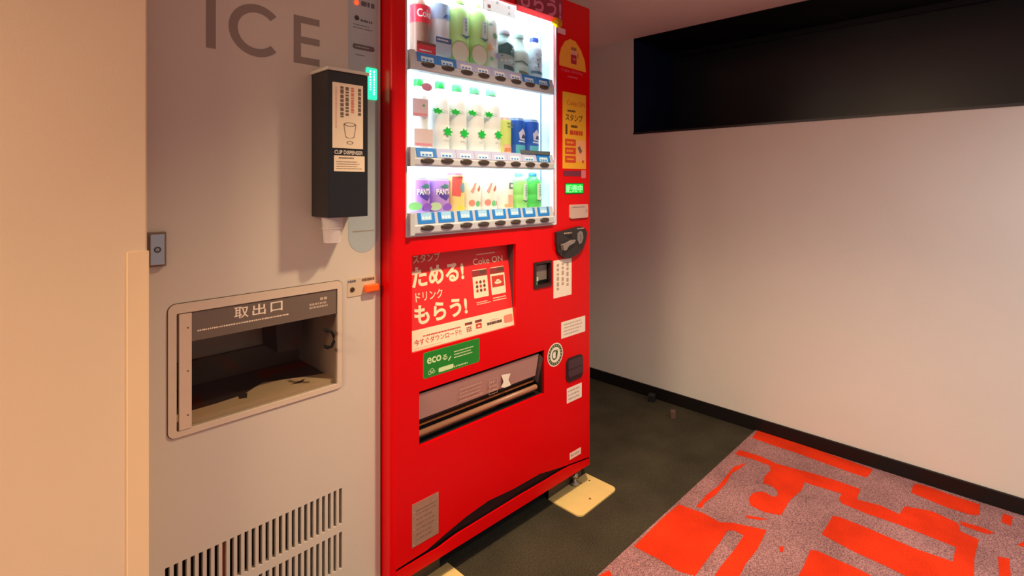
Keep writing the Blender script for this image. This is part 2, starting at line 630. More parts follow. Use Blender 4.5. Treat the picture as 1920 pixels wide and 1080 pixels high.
SUR = mat('hatch_surround', (208, 190, 168), 0.35, noise=0.01)
frame_ring(su, rrect(ox0, ox1, ozb, ozt, 0.014), rrect(hx0 - 0.0005, hx1 + 0.0005, hzb, hzt, 0.002), -0.003, SUR, 0.003)
frame_ring(su, rrect(ox0 - 0.0016, ox1 + 0.0016, ozb - 0.0016, ozt + 0.0016, 0.0156), rrect(ox0, ox1, ozb, ozt, 0.014), -0.0006, ICED)
su.build('hatch_surround', ice)
# compartment
CHD = 0.24
LIN = mat('compartment_lining', (186, 172, 158), 0.4, noise=0.02)
LIND = mat('compartment_dark', (52, 44, 40), 0.4)
cm = MB()
a0, a1, b0, b1 = hx0 - 0.001, hx1 + 0.001, hzb - 0.001, hzt + 0.001
cm.box(a0 - 0.004, a0, 0.012, CHD, b0, b1, LIN)
cm.box(a1, a1 + 0.004, 0.012, CHD, b0, b1, LIN)
cm.box(a0, a1, CHD, CHD + 0.004, b0, b1, LIN)
cm.box(a0, a1, 0.012, CHD, b1, b1 + 0.004, LIN)
cm.box(a0, a1, 0.012, CHD, b0 - 0.004, b0, LIN)
cm.build('compartment', ice)
# tray: pale front ledge, dark sloping basin
tr = MB()
LEDGE = mat('tray_ledge', (205, 184, 150), 0.45)
xm = a0 + (a1 - a0) * 0.60
tr.prism([(a0, 0.014), (a1, 0.014), (a1, 0.06), (xm + 0.06, 0.09), (xm, 0.115), (xm - 0.06, 0.07), (a0 + 0.09, 0.062), (a0, 0.06)], b0, b0 + 0.012, LEDGE, axis='z')
tr.box(a0, a1, 0.05, CHD - 0.002, b0, b0 + 0.009, LIND)
tr.prism([(xm - 0.075, 0.05), (xm - 0.06, 0.045), (xm - 0.05, 0.072), (xm - 0.07, 0.074)], b0 + 0.012, b0 + 0.0128, LIND, axis='z')
tr.prism([(xm + 0.045, 0.05), (xm + 0.065, 0.042), (xm + 0.085, 0.06), (xm + 0.065, 0.055)], b0 + 0.012, b0 + 0.0128, LIND, axis='z')
tr.build('drip_tray', ice)
ch = MB()
cz0 = b0 + 0.05
ch.prism([(P(505, 640, 0.15)[0], b1), (P(562, 640, 0.15)[0], b1), (P(556, 640, 0.15)[0], b0 + 0.075), (P(512, 640, 0.15)[0], b0 + 0.075)], 0.12, 0.22, LIND)
ch.build('ice_chute', ice)
tr2 = MB().box(a0, a1, CHD - 0.012, CHD, b0 + 0.0, b0 + 0.07, mat('compartment_rear_step', (98, 84, 72), 0.4)).build('rear_step', ice)
# door
dr = empty('hatch_door', (0, 0, 0))
dr.parent = ice
dx0 = hx0 + 0.004
HX = P(358.5, 700)[0]
gz0, gz1 = hzb + 0.001, hzt - 0.002
st1 = MB().box(dx0, HX, -0.004, 0.004, gz0, gz1, mat('hinge_strip_metal', (212, 190, 166), 0.35, spec=0.5))
for zz in (gz1 - 0.03, (gz0 + gz1) / 2, gz0 + 0.028):
    st1.disc(HX - 0.007, zz, -0.0043, 0.0017, 0.0017, ICED, 12)
st1.build('hinge_strip', dr)
MB().box(HX, hx1 - 0.002, 0.0, 0.003, gz0, gz1, glass('hatch_glass', (0.86, 0.83, 0.80), 0.03, 0.010)).build('glass_pane', dr)
hb = P(632, 587)[1]
bd = MB().box(HX, hx1 - 0.003, -0.0006, -0.0001, hb, gz1, mat('smoked_band', (112, 98, 86), 0.3, spec=0.4))
bd.build('smoked_band', dr)
LTW = mat('cream_print', (240, 222, 196), 0.5)
tx = MB()
for chx, (p0, p1) in zip('取出口', (((439, 599), (466, 578)), ((473, 593), (498, 573)), ((507, 587), (529.5, 567)))):
    q0, q1 = P(*p0), P(*p1)
    zc0, zc1 = P(439, 598.5)[1], P(439, 577)[1]
    ins = 0.0015 if chx == '口' else 0
    tx.text(chx, q0[0], zc0 + ins, q1[0], zc1 - ins, -0.0009, LTW, 0.012)
tx.build('lettering', dr)
fpn = MB()
fpn.strokes(P(370, 620)[0], P(370, 622)[1], P(576, 580)[0], P(370, 618)[1], 1, -0.0009, LTW, 0.7, gap=0.3, seed=3)
q0, q1 = P(580, 575), P(614, 560)
fpn.strokes(P(600, 570)[0], P(605, 563)[1], P(616, 560)[0], P(605, 556)[1], 1, -0.0009, mat('faded_print', (190, 170, 148), 0.6), 0.7, seed=5)
fpn.strokes(P(580, 575)[0], P(585, 580)[1], P(616, 568)[0], P(585, 568)[1], 2, -0.0009, MATS['faded_print'], 0.6, seed=6)
tag(fpn.build('fine_print', dr), kind='stuff')
hxx = P(618, 632)[0]
hz = P(618, 632)[1]
MB().tube([(hxx - 0.012, 0.001, hz + 0.021), (hxx - 0.011, -0.012, hz + 0.021), (hxx - 0.004, -0.018, hz + 0.019), (hxx + 0.001, -0.02, hz + 0.008), (hxx + 0.001, -0.02, hz - 0.008), (hxx - 0.004, -0.018, hz - 0.019), (hxx - 0.011, -0.012, hz - 0.021), (hxx - 0.012, 0.001, hz - 0.021)], 0.0042, mat('black_plastic', (16, 13, 12), 0.6, spec=0.2)).build('door_handle', dr)
# ICE lettering
ICEL = mat('ice_lettering', (140, 126, 114), 0.55)
le = MB()
zb, zt = P(576, 121)[1], P(575, 32.5)[1]
x0, x1 = P(386, 91)[0], P(404.5, 91)[0]
le.rect(x0, x1, zb, zt, -0.0005, ICEL)
c0, c1 = P(428.5, 50)[0], P(529, 60)[0]
R = (zt - zb) / 2 + 0.002
ccx, ccz = c0 + R, (zb + zt) / 2
thk = 0.0185
le.ring(ccx, ccz, -0.0005, R - thk, R, ICEL, n=56, a0=math.radians(44), a1=math.radians(316))
x0, x1 = P(550.5, 60)[0], P(599, 60)[0]
le.rect(x0, x0 + 0.0175, zb, zt, -0.0005, ICEL)
for zz in (zb, (zb + zt) / 2 - 0.008, zt - 0.0165):
    le.rect(x0 + 0.0175, x1, zz, zz + 0.0165, -0.0005, ICEL)
le.build('lettering', ice)
# control strip with rounded foot, lamps, printed lines
cs = MB()
sx_0, sx_1 = P(653, 40)[0], P(709, 40)[0]
zf = P(681, 473)[1]
STRIP = mat('control_strip_film', (168, 180, 180), 0.3, spec=0.5)
rr = (sx_1 - sx_0) / 2
cs.poly([(sx_0, 1.88), (sx_0, zf + rr)] + [((sx_0 + sx_1) / 2 - rr * math.cos(math.pi * i / 16), zf + rr - rr * math.sin(math.pi * i / 16)) for i in range(1, 16)] + [(sx_1, zf + rr), (sx_1, 1.88)], -0.0005, STRIP)
PRT = mat('strip_print', (92, 96, 98), 0.6)
cs.strokes(P(677, 8)[0], P(690, 15)[1], P(702, 12)[0], P(690, 4)[1], 1, -0.0009, PRT, 0.8, seed=2)
cs.strokes(P(676, 36)[0], P(690, 45)[1], P(703, 40)[0], P(690, 38)[1], 1, -0.0009, PRT, 0.6, seed=8)
cs.strokes(P(662, 44)[0], P(680, 57)[1], P(702, 50)[0], P(680, 46)[1], 2, -0.0009, PRT, 0.35, seed=9)
pz = P(681, 89.5)[1]
cs.poly(rrect(P(661, 88)[0], P(702, 90)[0], pz - 0.007, pz + 0.007, 0.0068), -0.0009, mat('strip_pill', (96, 90, 88), 0.5))
cs.strokes(P(666, 88)[0], pz - 0.003, P(697, 90)[0], pz + 0.003, 1, -0.0012, STRIP, 0.5, seed=4)
cs.strokes(P(667, 103)[0], P(675, 106)[1], P(685, 103)[0], P(675, 101)[1], 1, -0.0009, PRT, 0.4, seed=12)
cs.rect(P(661, 432)[0], P(701, 432)[0], P(681, 434)[1], P(681, 432)[1], -0.0009, mat('strip_line', (150, 140, 126), 0.6))
cs.build('control_strip', ice)
q = P(668, 5)
MB().dome(q[0], q[1], -0.0005, 0.0062, 0.0065, 0.004, mat('orange_lamp_on', (255, 70, 30), 0.3, emit=1.6)).build('indicator_lamp', ice)
q = P(668.5, 33.5)
tag(MB().dome(q[0], q[1], -0.0005, 0.0062, 0.0065, 0.003, mat('dark_lamp', (52, 56, 62), 0.3)).build('indicator_lamp', ice), 'unlit dark round lamp')
x0, x1 = P(686, 155)[0], P(706, 155)[0]
z0, z1 = P(690, 186)[1], P(690, 127)[1]
gd = MB().prism(rrect(x0, x1, z0, z1, 0.004), -0.003, -0.0003, mat('green_sign_lit', (40, 240, 160), 0.3, emit=1.3))
gd.strokes(x0 + 0.006, z0 + 0.008, x1 - 0.004, z1 - 0.006, 2, -0.0033, mat('green_sign_print', (190, 255, 230), 0.4, emit=1.2), 0.5, vertical=True, seed=21)
gd.build('green_sign', ice)
# small sensor plate with orange button
x0, x1, z0, z1 = IF.box(651, 523, 708.5, 553)
z1, z0 = P(655, 523)[1], P(655, 557)[1]
sp = MB().prism(rrect(x0, x1, z0, z1, 0.003), -0.0015, -0.0002, mat('sensor_plate', (202, 182, 154), 0.4))
sp.strokes(P(652, 528)[0], P(660, 530)[1], P(671, 525)[0], P(660, 525)[1], 1, -0.0019, PRT, 0.8, seed=31)
sp.strokes(P(678, 522)[0], P(690, 526)[1], P(708, 520)[0], P(690, 520.5)[1], 1, -0.0019, mat('button_caption', (112, 86, 62), 0.6), 0.9, gap=0.15, seed=32)
sp.build('sensor_plate', ice)
q = P(660, 543)
MB().dome(q[0], q[1], -0.0015, 0.0064, 0.0064, 0.002, mat('sensor_lens', (66, 46, 22), 0.25)).build('sensor_lens', ice)
x0, x1 = P(681.5, 540)[0], P(705.5, 540)[0]
q = P(692, 539)
ob = MB().box(x0, x1, -0.016, -0.0015, q[1] - 0.0095, q[1] + 0.0095, mat('orange_button_plastic', (255, 98, 10), 0.35))
ob.build('push_button', ice, bevel=0.003)
# key switch plate at the left edge
x0, x1 = P(279, 470)[0], P(310, 470)[0]
z1, z0 = P(307, 434)[1], P(307, 498)[1]
MB().box(x0 - 0.004, x1, -0.010, 0.0, z0, z1, mat('key_plate_frame', (120, 104, 88), 0.45)).build('key_plate_frame', ice, bevel=0.0015)
kx = MB().box(x0, x1 - 0.004, -0.0135, -0.010, z0 + 0.004, z1 - 0.004, mat('key_plate_metal', (176, 178, 182), 0.3, metal=0.6))
kx.build('key_plate', ice, bevel=0.001)
kc = ((x0 + x1) / 2 - 0.002, (z0 + z1) / 2)
kl = MB()
kl.ring(kc[0], kc[1], -0.0139, 0.003, 0.0062, mat('key_ring_dark', (72, 66, 60), 0.4))
kl.disc(kc[0], kc[1], -0.0138, 0.003, 0.003, mat('key_core', (190, 185, 175), 0.3, metal=0.7))
kl.rect(kc[0] - 0.0005, kc[0] + 0.0005, kc[1] - 0.002, kc[1] + 0.002, -0.0142, MATS['key_ring_dark'])
kl.build('keyhole', ice)

# ------------------------------------------------------------------ CUP DISPENSER on the ice machine
DY = 0.0895
D = lambda px, py: IF.at(px, py, -DY)
bx0, bx1 = D(615.5, 300)[0], D(690, 300)[0]
bz1, bz0 = D(616, 127)[1], D(617, 409)[1]
wx = IF.world(bx0, -DY, 0)
cup = empty('cup_dispenser', (wx[0], wx[1], bz0))
tag(cup, 'black wall-mounted cup dispenser with paper instructions on the ice machine', 'cup dispenser')
BW, BH = bx1 - bx0, bz1 - bz0
BLK = mat('dispenser_black', (26, 25, 27), 0.33, spec=0.5, noise=0.05)
MB().box(0, BW, 0, DY - 0.0008, 0, BH - 0.004, BLK).build('housing', cup, bevel=0.002)
MB().box(-0.003, BW + 0.002, -0.003, DY - 0.0008, BH - 0.004, BH + 0.004, mat('dispenser_cap', (196, 192, 176), 0.35)).build('top_cap', cup, bevel=0.001)
rel = lambda px, py: (D(px, py)[0] - bx0, D(px, py)[1] - bz0)
PAP = mat('paper_cream', (232, 214, 184), 0.7)
INK = mat('ink_grey', (110, 92, 76), 0.7)
INKR = mat('ink_red', (206, 120, 96), 0.7)
lb = MB()
a, b = rel(623, 153), rel(680.5, 275)
lx0, lx1, lz1 = a[0], b[0], a[1]
lz0 = rel(626, 277)[1]
lb.rect(lx0, lx1, lz0, lz1, -0.0005, PAP)
W_ = lx1 - lx0
lb.strokes(lx0 + W_ * 0.22, lz1 - 0.095, lx0 + W_ * 0.55, lz1 - 0.008, 2, -0.0009, INK, 0.62, vertical=True, gap=0.2, seed=41)
lb.strokes(lx0 + W_ * 0.57, lz1 - 0.075, lx0 + W_ * 0.72, lz1 - 0.008, 1, -0.0009, INKR, 0.62, vertical=True, gap=0.2, seed=42)
lb.strokes(lx0 + W_ * 0.80, lz1 - 0.095, lx0 + W_ * 0.96, lz1 - 0.008, 1, -0.0009, INK, 0.62, vertical=True, gap=0.2, seed=43)
lb.strokes(lx0 + W_ * 0.08, lz0 + 0.03, lx0 + W_ * 0.15, lz1 - 0.012, 1, -0.0009, INKR, 0.4, vertical=True, gap=0.3, seed=44)
# line drawing of a cup and a hand
ux, uz = lx0 + W_ * 0.56, lz0 + 0.036
for (p, q2) in (((-0.016, 0.022), (-0.011, -0.008)), ((0.016, 0.022), (0.011, -0.008))):
    lb.poly([(ux + p[0] - 0.0007, uz + p[1]), (ux + p[0] + 0.0007, uz + p[1]), (ux + q2[0] + 0.0007, uz + q2[1]), (ux + q2[0] - 0.0007, uz + q2[1])], -0.0009, INK)
lb.ring(ux, uz + 0.022, -0.0009, 0.0036, 0.0046, INK, sx=3.4)
lb.ring(ux, uz - 0.008, -0.0009, 0.0026, 0.0034, INK, sx=3.4, a0=math.pi, a1=2 * math.pi)
lb.ring(ux, uz - 0.022, -0.0009, 0.003, 0.004, INK, sx=2.2)
lb.build('instruction_label', cup)
a, b = rel(626, 291), rel(683.5, 321)
lb2 = MB()
l2z0 = rel(626, 321)[1]
lb2.rect(a[0], b[0], l2z0, a[1], -0.0005, PAP)
lb2.strokes(a[0] + 0.012, a[1] - 0.008, b[0] - 0.02, a[1] - 0.003, 1, -0.0009, INK, 0.6, seed=45)
lb2.strokes(a[0] + 0.006, l2z0 + 0.004, b[0] - 0.006, a[1] - 0.012, 4, -0.0009, INK, 0.3, gap=0.2, seed=46)
lb2.build('lower_label', cup)
tt = MB().text('CUP DISPENSER', rel(627, 290)[0], rel(627, 288.5)[1], rel(680, 290)[0], rel(627, 281)[1], -0.0006, mat('white_print', (225, 215, 200), 0.5), 0.02)
tt.build('lettering', cup)
wc = IF.world((D(637, 420)[0]) + 0.004, -DY * 0.5, bz0)
cupm = mat('clear_cup_plastic', (240, 232, 228), 0.12)
cupm.node_tree.nodes['Principled BSDF'].inputs['Alpha'].default_value = 0.5
pc = MB()
pc.lathe([(0.0205, -0.062), (0.0255, -0.002), (0.0255, 0.012)], cupm, cap=False)
pc.lathe([(0.0005, -0.0600), (0.0195, -0.0605), (0.0205, -0.062)], cupm, cap=False)
pc.lathe([(0.026, -0.028), (0.027, -0.027), (0.026, -0.026)], cupm, cap=False)
pco = pc.build('plastic_cup')
pco.location = (wc[0], wc[1], bz0)
tag(pco, 'clear plastic cup poking out under the black cup dispenser', 'cup')

# ------------------------------------------------------------------ VENDING MACHINE
ANG = math.radians(-1.84)
RF = Frame(0.757, 1.18, ANG)
R_ = RF.at
VW = R_(1108.5, 500)[0]
VZ0, VZ1 = R_(770, 1080)[1], 1.833
VD = 0.68
RED = mat('vending_red', (214, 1, 8), 0.3, spec=0.22, noise=0.01)
REDS = mat('vending_red_side', (170, 8, 12), 0.4, spec=0.4)
BLKP = mat('vending_black_plastic', (26, 22, 22), 0.4)
WHT = mat('sticker_white', (236, 226, 208), 0.55)
vm = empty('vending_machine', RF.world(0, 0, 0), ANG)
tag(vm, 'bright red drinks vending machine with lit display window, standing on two pale floor plates', 'vending machine')
# openings in the door front
wx0, wx1 = R_(761.5, 444)[0], R_(1042.5, 419)[0]
wz0 = R_(900, 432.5)[1]
wz1 = R_(1000, 19.5)[1]
px0, px1 = R_(772.5, 560)[0], R_(967, 550)[0]
pz0, pz1 = R_(774, 662)[1], R_(963, 457.5)[1]
kx0, kx1 = R_(786, 780)[0], R_(1020.5, 700)[0]
kz1 = R_(1019, 656.5)[1]
kz0 = R_(787, 838)[1]
bx0_, bx1_, bz0_, bz1_ = RF.box(1002, 492, 1032.5, 535)
bz1_ = R_(1030, 489.5)[1]
bz0_ = R_(1003, 540)[1]
ZL = R_(915, 900)[1]                 # straight seam between the door sheet and its curved foot
E = 0.014
door = MB()
door.plate(E, VW - E, ZL, VZ1 - 0.004, [(wx0, wx1, wz0, wz1), (px0, px1, pz0, pz1), (kx0, kx1, kz0, kz1), (bx0_, bx1_, bz0_, bz1_)], 0.0, 0.012, RED)
arc = RF.pts([(762.5, 1055), (800, 1032), (837, 999.5), (875, 968), (915, 939.5), (962, 917), (1012, 888.5), (1050, 877), (1075, 867.5), (1107, 855)])
low = RF.pts([(762.5, 1060.5), (800, 1040), (820, 1029), (855, 1003), (915, 966), (975, 929), (1012, 907.5), (1045, 887.5), (1068, 874), (1107, 859)])
arc = [(min(max(a, E), VW - E), b) for a, b in arc]
low = [(min(max(a, E), VW - E), b) for a, b in low]
foot = [(E, ZL), (E, arc[0][1] - 0.002)] + arc[1:-1] + [(VW - E, arc[-1][1]), (VW - E, ZL)]
door.poly(foot, 0.0, RED)
door.add([p3 for a, b in arc for p3 in ((a, 0, b), (a, 0.005, b))], [(2 * i, 2 * i + 1, 2 * i + 3, 2 * i + 2) for i in range(len(arc) - 1)], RED)
# rounded vertical edges and door sides
for side in (0, 1):
    v, f = [], []
    n = 6
    for i in range(n + 1):
        a = math.pi / 2 * i / n
        x = E - E * math.sin(a)
        y = E - E * math.cos(a)
        x = x if side == 0 else VW - x
        v += [(x, y, VZ0), (x, y, VZ1)]
    x = 0 if side == 0 else VW
    v += [(x, 0.08, VZ0), (x, 0.08, VZ1)]
    f = [(2 * i, 2 * i + 1, 2 * i + 3, 2 * i + 2) for i in range(n + 1)]
    door.add(v, f, RED, True)
door.box(E, VW - E, 0.0005, 0.08, VZ1 - 0.004, VZ1, RED)
door.build('door_front', vm)
kick = MB()
kick.prism([(E, VZ0)] + [(E, low[0][1] - 0.002)] + low[1:-1] + [(VW - E, low[-1][1]), (VW - E, VZ0)], 0.0, 0.005, RED)
kick.build('kick_rail', vm)
MB().box(E, VW - E, 0.012, 0.014, VZ0 + 0.005, ZL + 0.02, mat('vent_mesh_black', (20, 14, 13), 0.5, noise=0.3, nscale=120)).build('vent_screen', vm)
cab = MB()
cab.box(0.004, VW - 0.004, 0.083, VD, VZ0 + 0.004, VZ1, REDS)
cab.build('cabinet', vm, bevel=0.004)
MB().box(0.01, VW - 0.01, 0.08, 0.083, VZ0 + 0.01, VZ1 - 0.005, BLKP).build('door_gasket', vm)

# display cavity
LINER = mat('display_liner_white', (236, 244, 246), 0.35, spec=0.4)
BACKM = mat('display_back_lit', (214, 238, 250), 0.4, emit=DISPLAY_BACK)
LEDM = mat('display_led_lit', (226, 246, 255), 0.4, emit=DISPLAY_LED)
CB = 0.074
dc = MB()
dc.box(wx0 - 0.003, wx0, 0.012, CB, wz0, wz1 + 0.02, LINER)
dc.box(wx1, wx1 + 0.003, 0.012, CB, wz0, wz1 + 0.02, LINER)
dc.box(wx0, wx1, 0.012, CB, wz0 - 0.003, wz0, LINER)
dc.box(wx0, wx1, 0.012, CB, wz1 + 0.02, wz1 + 0.023, LINER)
dc.build('display_liner', vm)
MB().box(wx0, wx1, CB, CB + 0.003, wz0, wz1 + 0.02, BACKM).build('display_back_panel', vm)
MB().box(wx1 - 0.003, wx1, CB - 0.003, CB, wz0, wz1, mat('display_seam_grey', (120, 150, 164), 0.5)).build('panel_seam', vm)
LEDS = mat('display_led_side_lit', (226, 246, 255), 0.4, emit=13.0)
LEDT = mat('display_led_top_lit', (226, 246, 255), 0.4, emit=95.0)
LEDR = mat('display_led_right_lit', (222, 242, 255), 0.4, emit=1.4)
for xa, lm in ((wx0 + 0.0005, LEDS), (wx1 - 0.0085, LEDR)):
    MB().box(xa, xa + 0.008, 0.014, 0.022, wz0 + 0.004, wz1 - 0.002, lm).build('light_bar', vm)
MB().box(wx0 + 0.01, wx1 - 0.01, 0.0125, 0.017, wz1 + 0.004, wz1 + 0.012, LEDT).build('light_bar', vm)
MB().box(wx0 - 0.001, wx1 + 0.001, 0.005, 0.008, wz0 - 0.001, wz1 + 0.001, glass('display_glass', (0.97, 0.985, 0.98))).build('display_glass', vm)
fm = MB()
FRM = mat('window_frame_silver', (206, 206, 208), 0.35, spec=0.5)
fw = 0.005
for q in ((wx0 - 0.002, wx0 + fw * 0.6, wz0, wz1), (wx1 - fw * 0.4, wx1 + 0.002, wz0, wz1), (wx0, wx1, wz0 - 0.002, wz0 + fw * 0.7)):
    fm.box(q[0], q[1], -0.002, 0.006, q[2], q[3], FRM)
fm.build('window_frame', vm, bevel=0.0008)

# shelves with price cards and buttons
SHELF = mat('shelf_rail_plastic', (186, 190, 198), 0.4)
SHCAP = mat('shelf_end_cap', (186, 194, 198), 0.4)
BTN = mat('button_dark_brown', (66, 58, 52), 0.3, spec=0.5)
CBLUE = mat('card_blue', (30, 124, 212), 0.45, emit=0.0)
CPALE = mat('card_pale', (196, 226, 246), 0.45)
CLIL = mat('card_lilac', (182, 192, 232), 0.45)
CWHITE = mat('card_white', (240, 244, 250), 0.45)
SOLD = mat('card_dark_grey', (86, 98, 104), 0.45)
btnx = [[803.3, 840.5, 876.2, 907.8, 938.9, 968.6, 994.3, 1020.6], [802, 839.5, 874.9, 907.8, 938.7, 967.6, 994.8, 1021.3], [802, 839.2, 874.9, 907.4, 938.7, 967.6, 994.8, 1021.7]]
btny = [[121, 127.7, 135.6, 141.5, 146.9, 152.8, 158.3, 163.3], [301.3, 301.5, 303.2, 304.4, 306.1, 307.3, 308.2, 309.2], [427.2, 424.1, 421.7, 420, 417.6, 415.9, 414, 412.3]]
ends = [(93.5, 129.2), (275.5, 311.6), (399.5, 442.0)]
SHELFTOP = []
for r in range(3):
    zt = R_(768, ends[r][0], -0.004)[1]
    zb = R_(768, ends[r][1], -0.012)[1]
    zm = zb + (zt - zb) * 0.46
    sxa, sxb = wx0 + 0.004, R_(1034, 170)[0]
    s = MB()
    prof = [(-0.002, zb), (-0.012, zb + 0.002), (-0.014, zb + 0.006), (-0.014, zm - 0.004), (-0.011, zm), (-0.004, zt), (0.0, zt), (0.003, zb + 0.02), (0.003, zb)]
    n = len(prof)
    v = [(x, a, b) for x in (sxa, sxb) for a, b in prof]
    s.add(v, [(i, (i + 1) % n, (i + 1) % n + n, i + n) for i in range(n)] + [tuple(range(n)), tuple(range(2 * n - 1, n - 1, -1))], SHELF)
    s.box(sxa, sxa + 0.014, -0.0155, -0.001, zb, zt, SHCAP)
    s.box(sxa + 0.004, sxb - 0.003, 0.004, CB - 0.001, zt - 0.010, zt - 0.004, LINER)
    so = s.build('shelf_rail', vm)
    SHELFTOP.append(zt - 0.004)
    if r < 2:
        MB().box(sxa + 0.02, sxb - 0.02, 0.010, 0.018, zb + 0.004, zb + 0.010, LEDM).build('light_bar', so)
    for c in range(8):
        bxx = R_(btnx[r][c], btny[r][c], -0.016)[0]
        bzz = R_(btnx[r][c], btny[r][c], -0.016)[1]
        MB().dome(bxx, bzz, -0.0135, 0.0225, 0.0076, 0.0055, BTN).build('selection_button', so)
        # card leans back with the holder
        cw = 0.0335 if r < 2 else 0.0285
        cm_ = MB()
        first = [CBLUE, CBLUE, CLIL, CLIL, CLIL, CLIL, CBLUE, CBLUE][c] if r == 0 else ([CBLUE, CLIL, CLIL, CLIL, CLIL, CLIL, CLIL, CBLUE][c] if r == 1 else CBLUE)
        second = (CPALE if c in (0, 1, 6, 7) else CWHITE) if r < 2 else mat('card_sky_blue', (150, 204, 240), 0.45)

        def slope(z, off):
            return -0.011 + 0.007 * (z - zm) / (zt - zm) - off
        za, zc = zm + 0.002, zt - 0.001
        cx = bxx + 0.001
        cm_.add([(cx - cw, slope(za, .0012), za), (cx + cw, slope(za, .0012), za), (cx + cw, slope(zc, .0012), zc), (cx - cw, slope(zc, .0012), zc), (cx - cw, slope(zc, 0), zc), (cx + cw, slope(zc, 0), zc), (cx + cw, slope(za, 0), za), (cx - cw, slope(za, 0), za)], [(0, 1, 2, 3), (3, 2, 5, 4), (0, 3, 4, 7), (2, 1, 6, 5), (1, 0, 7, 6)], first)
        z2, z3 = (za + 0.3 * (zc - za), za + 0.98 * (zc - za)) if r == 2 else (za + 0.08 * (zc - za), za + 0.62 * (zc - za))
        cm_.add([(cx - cw * .62, slope(z2, .0016), z2), (cx + cw * .62, slope(z2, .0016), z2), (cx + cw * .62, slope(z3, .0016), z3), (cx - cw * .62, slope(z3, .0016), z3)], [(0, 1, 2, 3)], second)
        z4, z5 = z2 + 0.15 * (z3 - z2), z2 + 0.5 * (z3 - z2)
        rnd = random.Random(c + 10 * r)
        for e in range(3):
            xa = cx - cw * .5 + e * cw * .36
            cm_.add([(xa, slope(z4, .0019), z4), (xa + cw * .24, slope(z4, .0019), z4), (xa + cw * .24, slope(z5, .0019), z5), (xa, slope(z5, .0019), z5)], [(0, 1, 2, 3)], CWHITE if r == 2 else CBLUE)
        if r == 1 and c >= 6:
            cm_.box(cx - cw * 1.1, cx + cw * 1.05, -0.009, -0.0035, zt - 0.001, zt + 0.011, SOLD)
        cm_.build('price_card', so)

# poster recess
dP = 0.044          # the poster leans: deep at its top, nearly flush at its foot
dB = 0.008
pr = MB()
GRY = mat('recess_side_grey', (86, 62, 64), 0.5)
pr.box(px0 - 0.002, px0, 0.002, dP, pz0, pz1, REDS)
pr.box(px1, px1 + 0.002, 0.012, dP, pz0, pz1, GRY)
pr.box(px0, px1, 0.012, dP, pz1, pz1 + 0.002, REDS)
pr.box(px0, px1, 0.012, dP, pz0 - 0.002, pz0, REDS)
pr.build('poster_recess', vm)
PRED = mat('poster_red', (226, 40, 40), 0.45)
PCRM = mat('poster_cream', (244, 222, 190), 0.5)


def lean(z):
    return dB + (dP - dB) * (z - pz0) / (pz1 - pz0)


def Q(a, b):
    z = (pz0 + pz1) / 2
    for _ in range(6):
        x, z = R_(a, b, lean(z))
    return x, z


def lean_all(mb):
    mb.v = [(x, y - dP + lean(z), z) for x, y, z in mb.v]
    return mb


po = MB()
po.box(px0, px1, dP, dP + 0.002, pz0, pz1, PRED)
zs = Q(774, 620.5)[1]
po.rect(px0, px1, pz0, zs, dP - 0.0004, PCRM)
po_o = lean_all(po).build('poster', vm)
yy = dP - 0.0006


def level(mb, s, xl, xr, yb, yt, m, bold=0.02, y=yy, d=None):
    """text: px left/right, and its bottom and top rows measured at the left edge"""
    g = Q if d is None else (lambda p, q: R_(p, q, d))
    a = g(xl, yb)
    mb.text(s, a[0], a[1], g(xr, yb)[0], g(xl, yt)[1], y, m, bold)


SL = []
PINKW = mat('poster_cream_ink', (250, 226, 190), 0.5)
SL.append(('スタンプ', 774.5, 826, 494.5, 478, PINKW, 0.012))
SL.append(('ためる!', 772.5, 872, 541, 502, PINKW, 0.035))
SL.append(('ドリンク', 779.5, 831, 567, 549, PINKW, 0.012))
SL.append(('もらう!', 778, 879, 611.5, 574, PINKW, 0.035))
SL.append(('Coke ON', 887, 943, 497.5, 485.5, PINKW, 0.008))
for sl in SL:
    tx = MB()
    level(tx, *sl)
    lean_all(tx).build('slogan_lettering', po_o)
t2 = MB()
t2.strokes(Q(893, 478)[0], Q(893, 479)[1], Q(935, 475)[0], Q(893, 476)[1], 1, yy, PINKW, 0.6, seed=51)
for (xa, xb, ya, yb, sd) in ((894, 921, 573, 566, 52), (925, 953, 566, 557, 53)):
    t2.strokes(Q(xa, ya)[0], Q(xa, ya)[1], Q(xb, ya)[0], Q(xa, yb)[1], 2, yy, PINKW, 0.45, gap=0.2, seed=sd)
RINK = mat('poster_red_ink', (196, 60, 46), 0.5)
tx = MB()
level(tx, '今すぐダウンロード!!', 776.5, 867, 650, 638, RINK, 0.018)
lean_all(tx).build('download_lettering', po_o)
t2.strokes(Q(793, 631)[0], Q(793, 633)[1], Q(865, 620)[0], Q(793, 628)[1], 1, yy, RINK, 0.6, gap=0.2, seed=54)
t2.strokes(Q(777, 655)[0], Q(777, 656)[1], Q(840, 648)[0], Q(777, 654)[1], 1, yy, RINK, 0.4, gap=0.3, seed=55)
DINK = mat('poster_dark_ink', (92, 66, 54), 0.5)
t2.strokes(Q(913, 606)[0], Q(913, 611)[1], Q(941, 602)[0], Q(913, 605)[1], 1, yy, DINK, 0.9, gap=0.1, seed=56)
t2.strokes(Q(918, 600)[0], Q(918, 602)[1], Q(940, 596)[0], Q(918, 600)[1], 1, yy, RINK, 0.5, seed=57)
q0, q1 = Q(945.5, 609), Q(960, 586)
cxx, czz = (q0[0] + q1[0]) / 2, Q(952.5, 597)[1]
t2.poly(rrect(q0[0], q1[0], czz - 0.0125, czz + 0.0125, 0.006), yy, mat('poster_salmon', (236, 134, 110), 0.5))
tag(lean_all(t2).build('fine_print', po_o), kind='stuff')
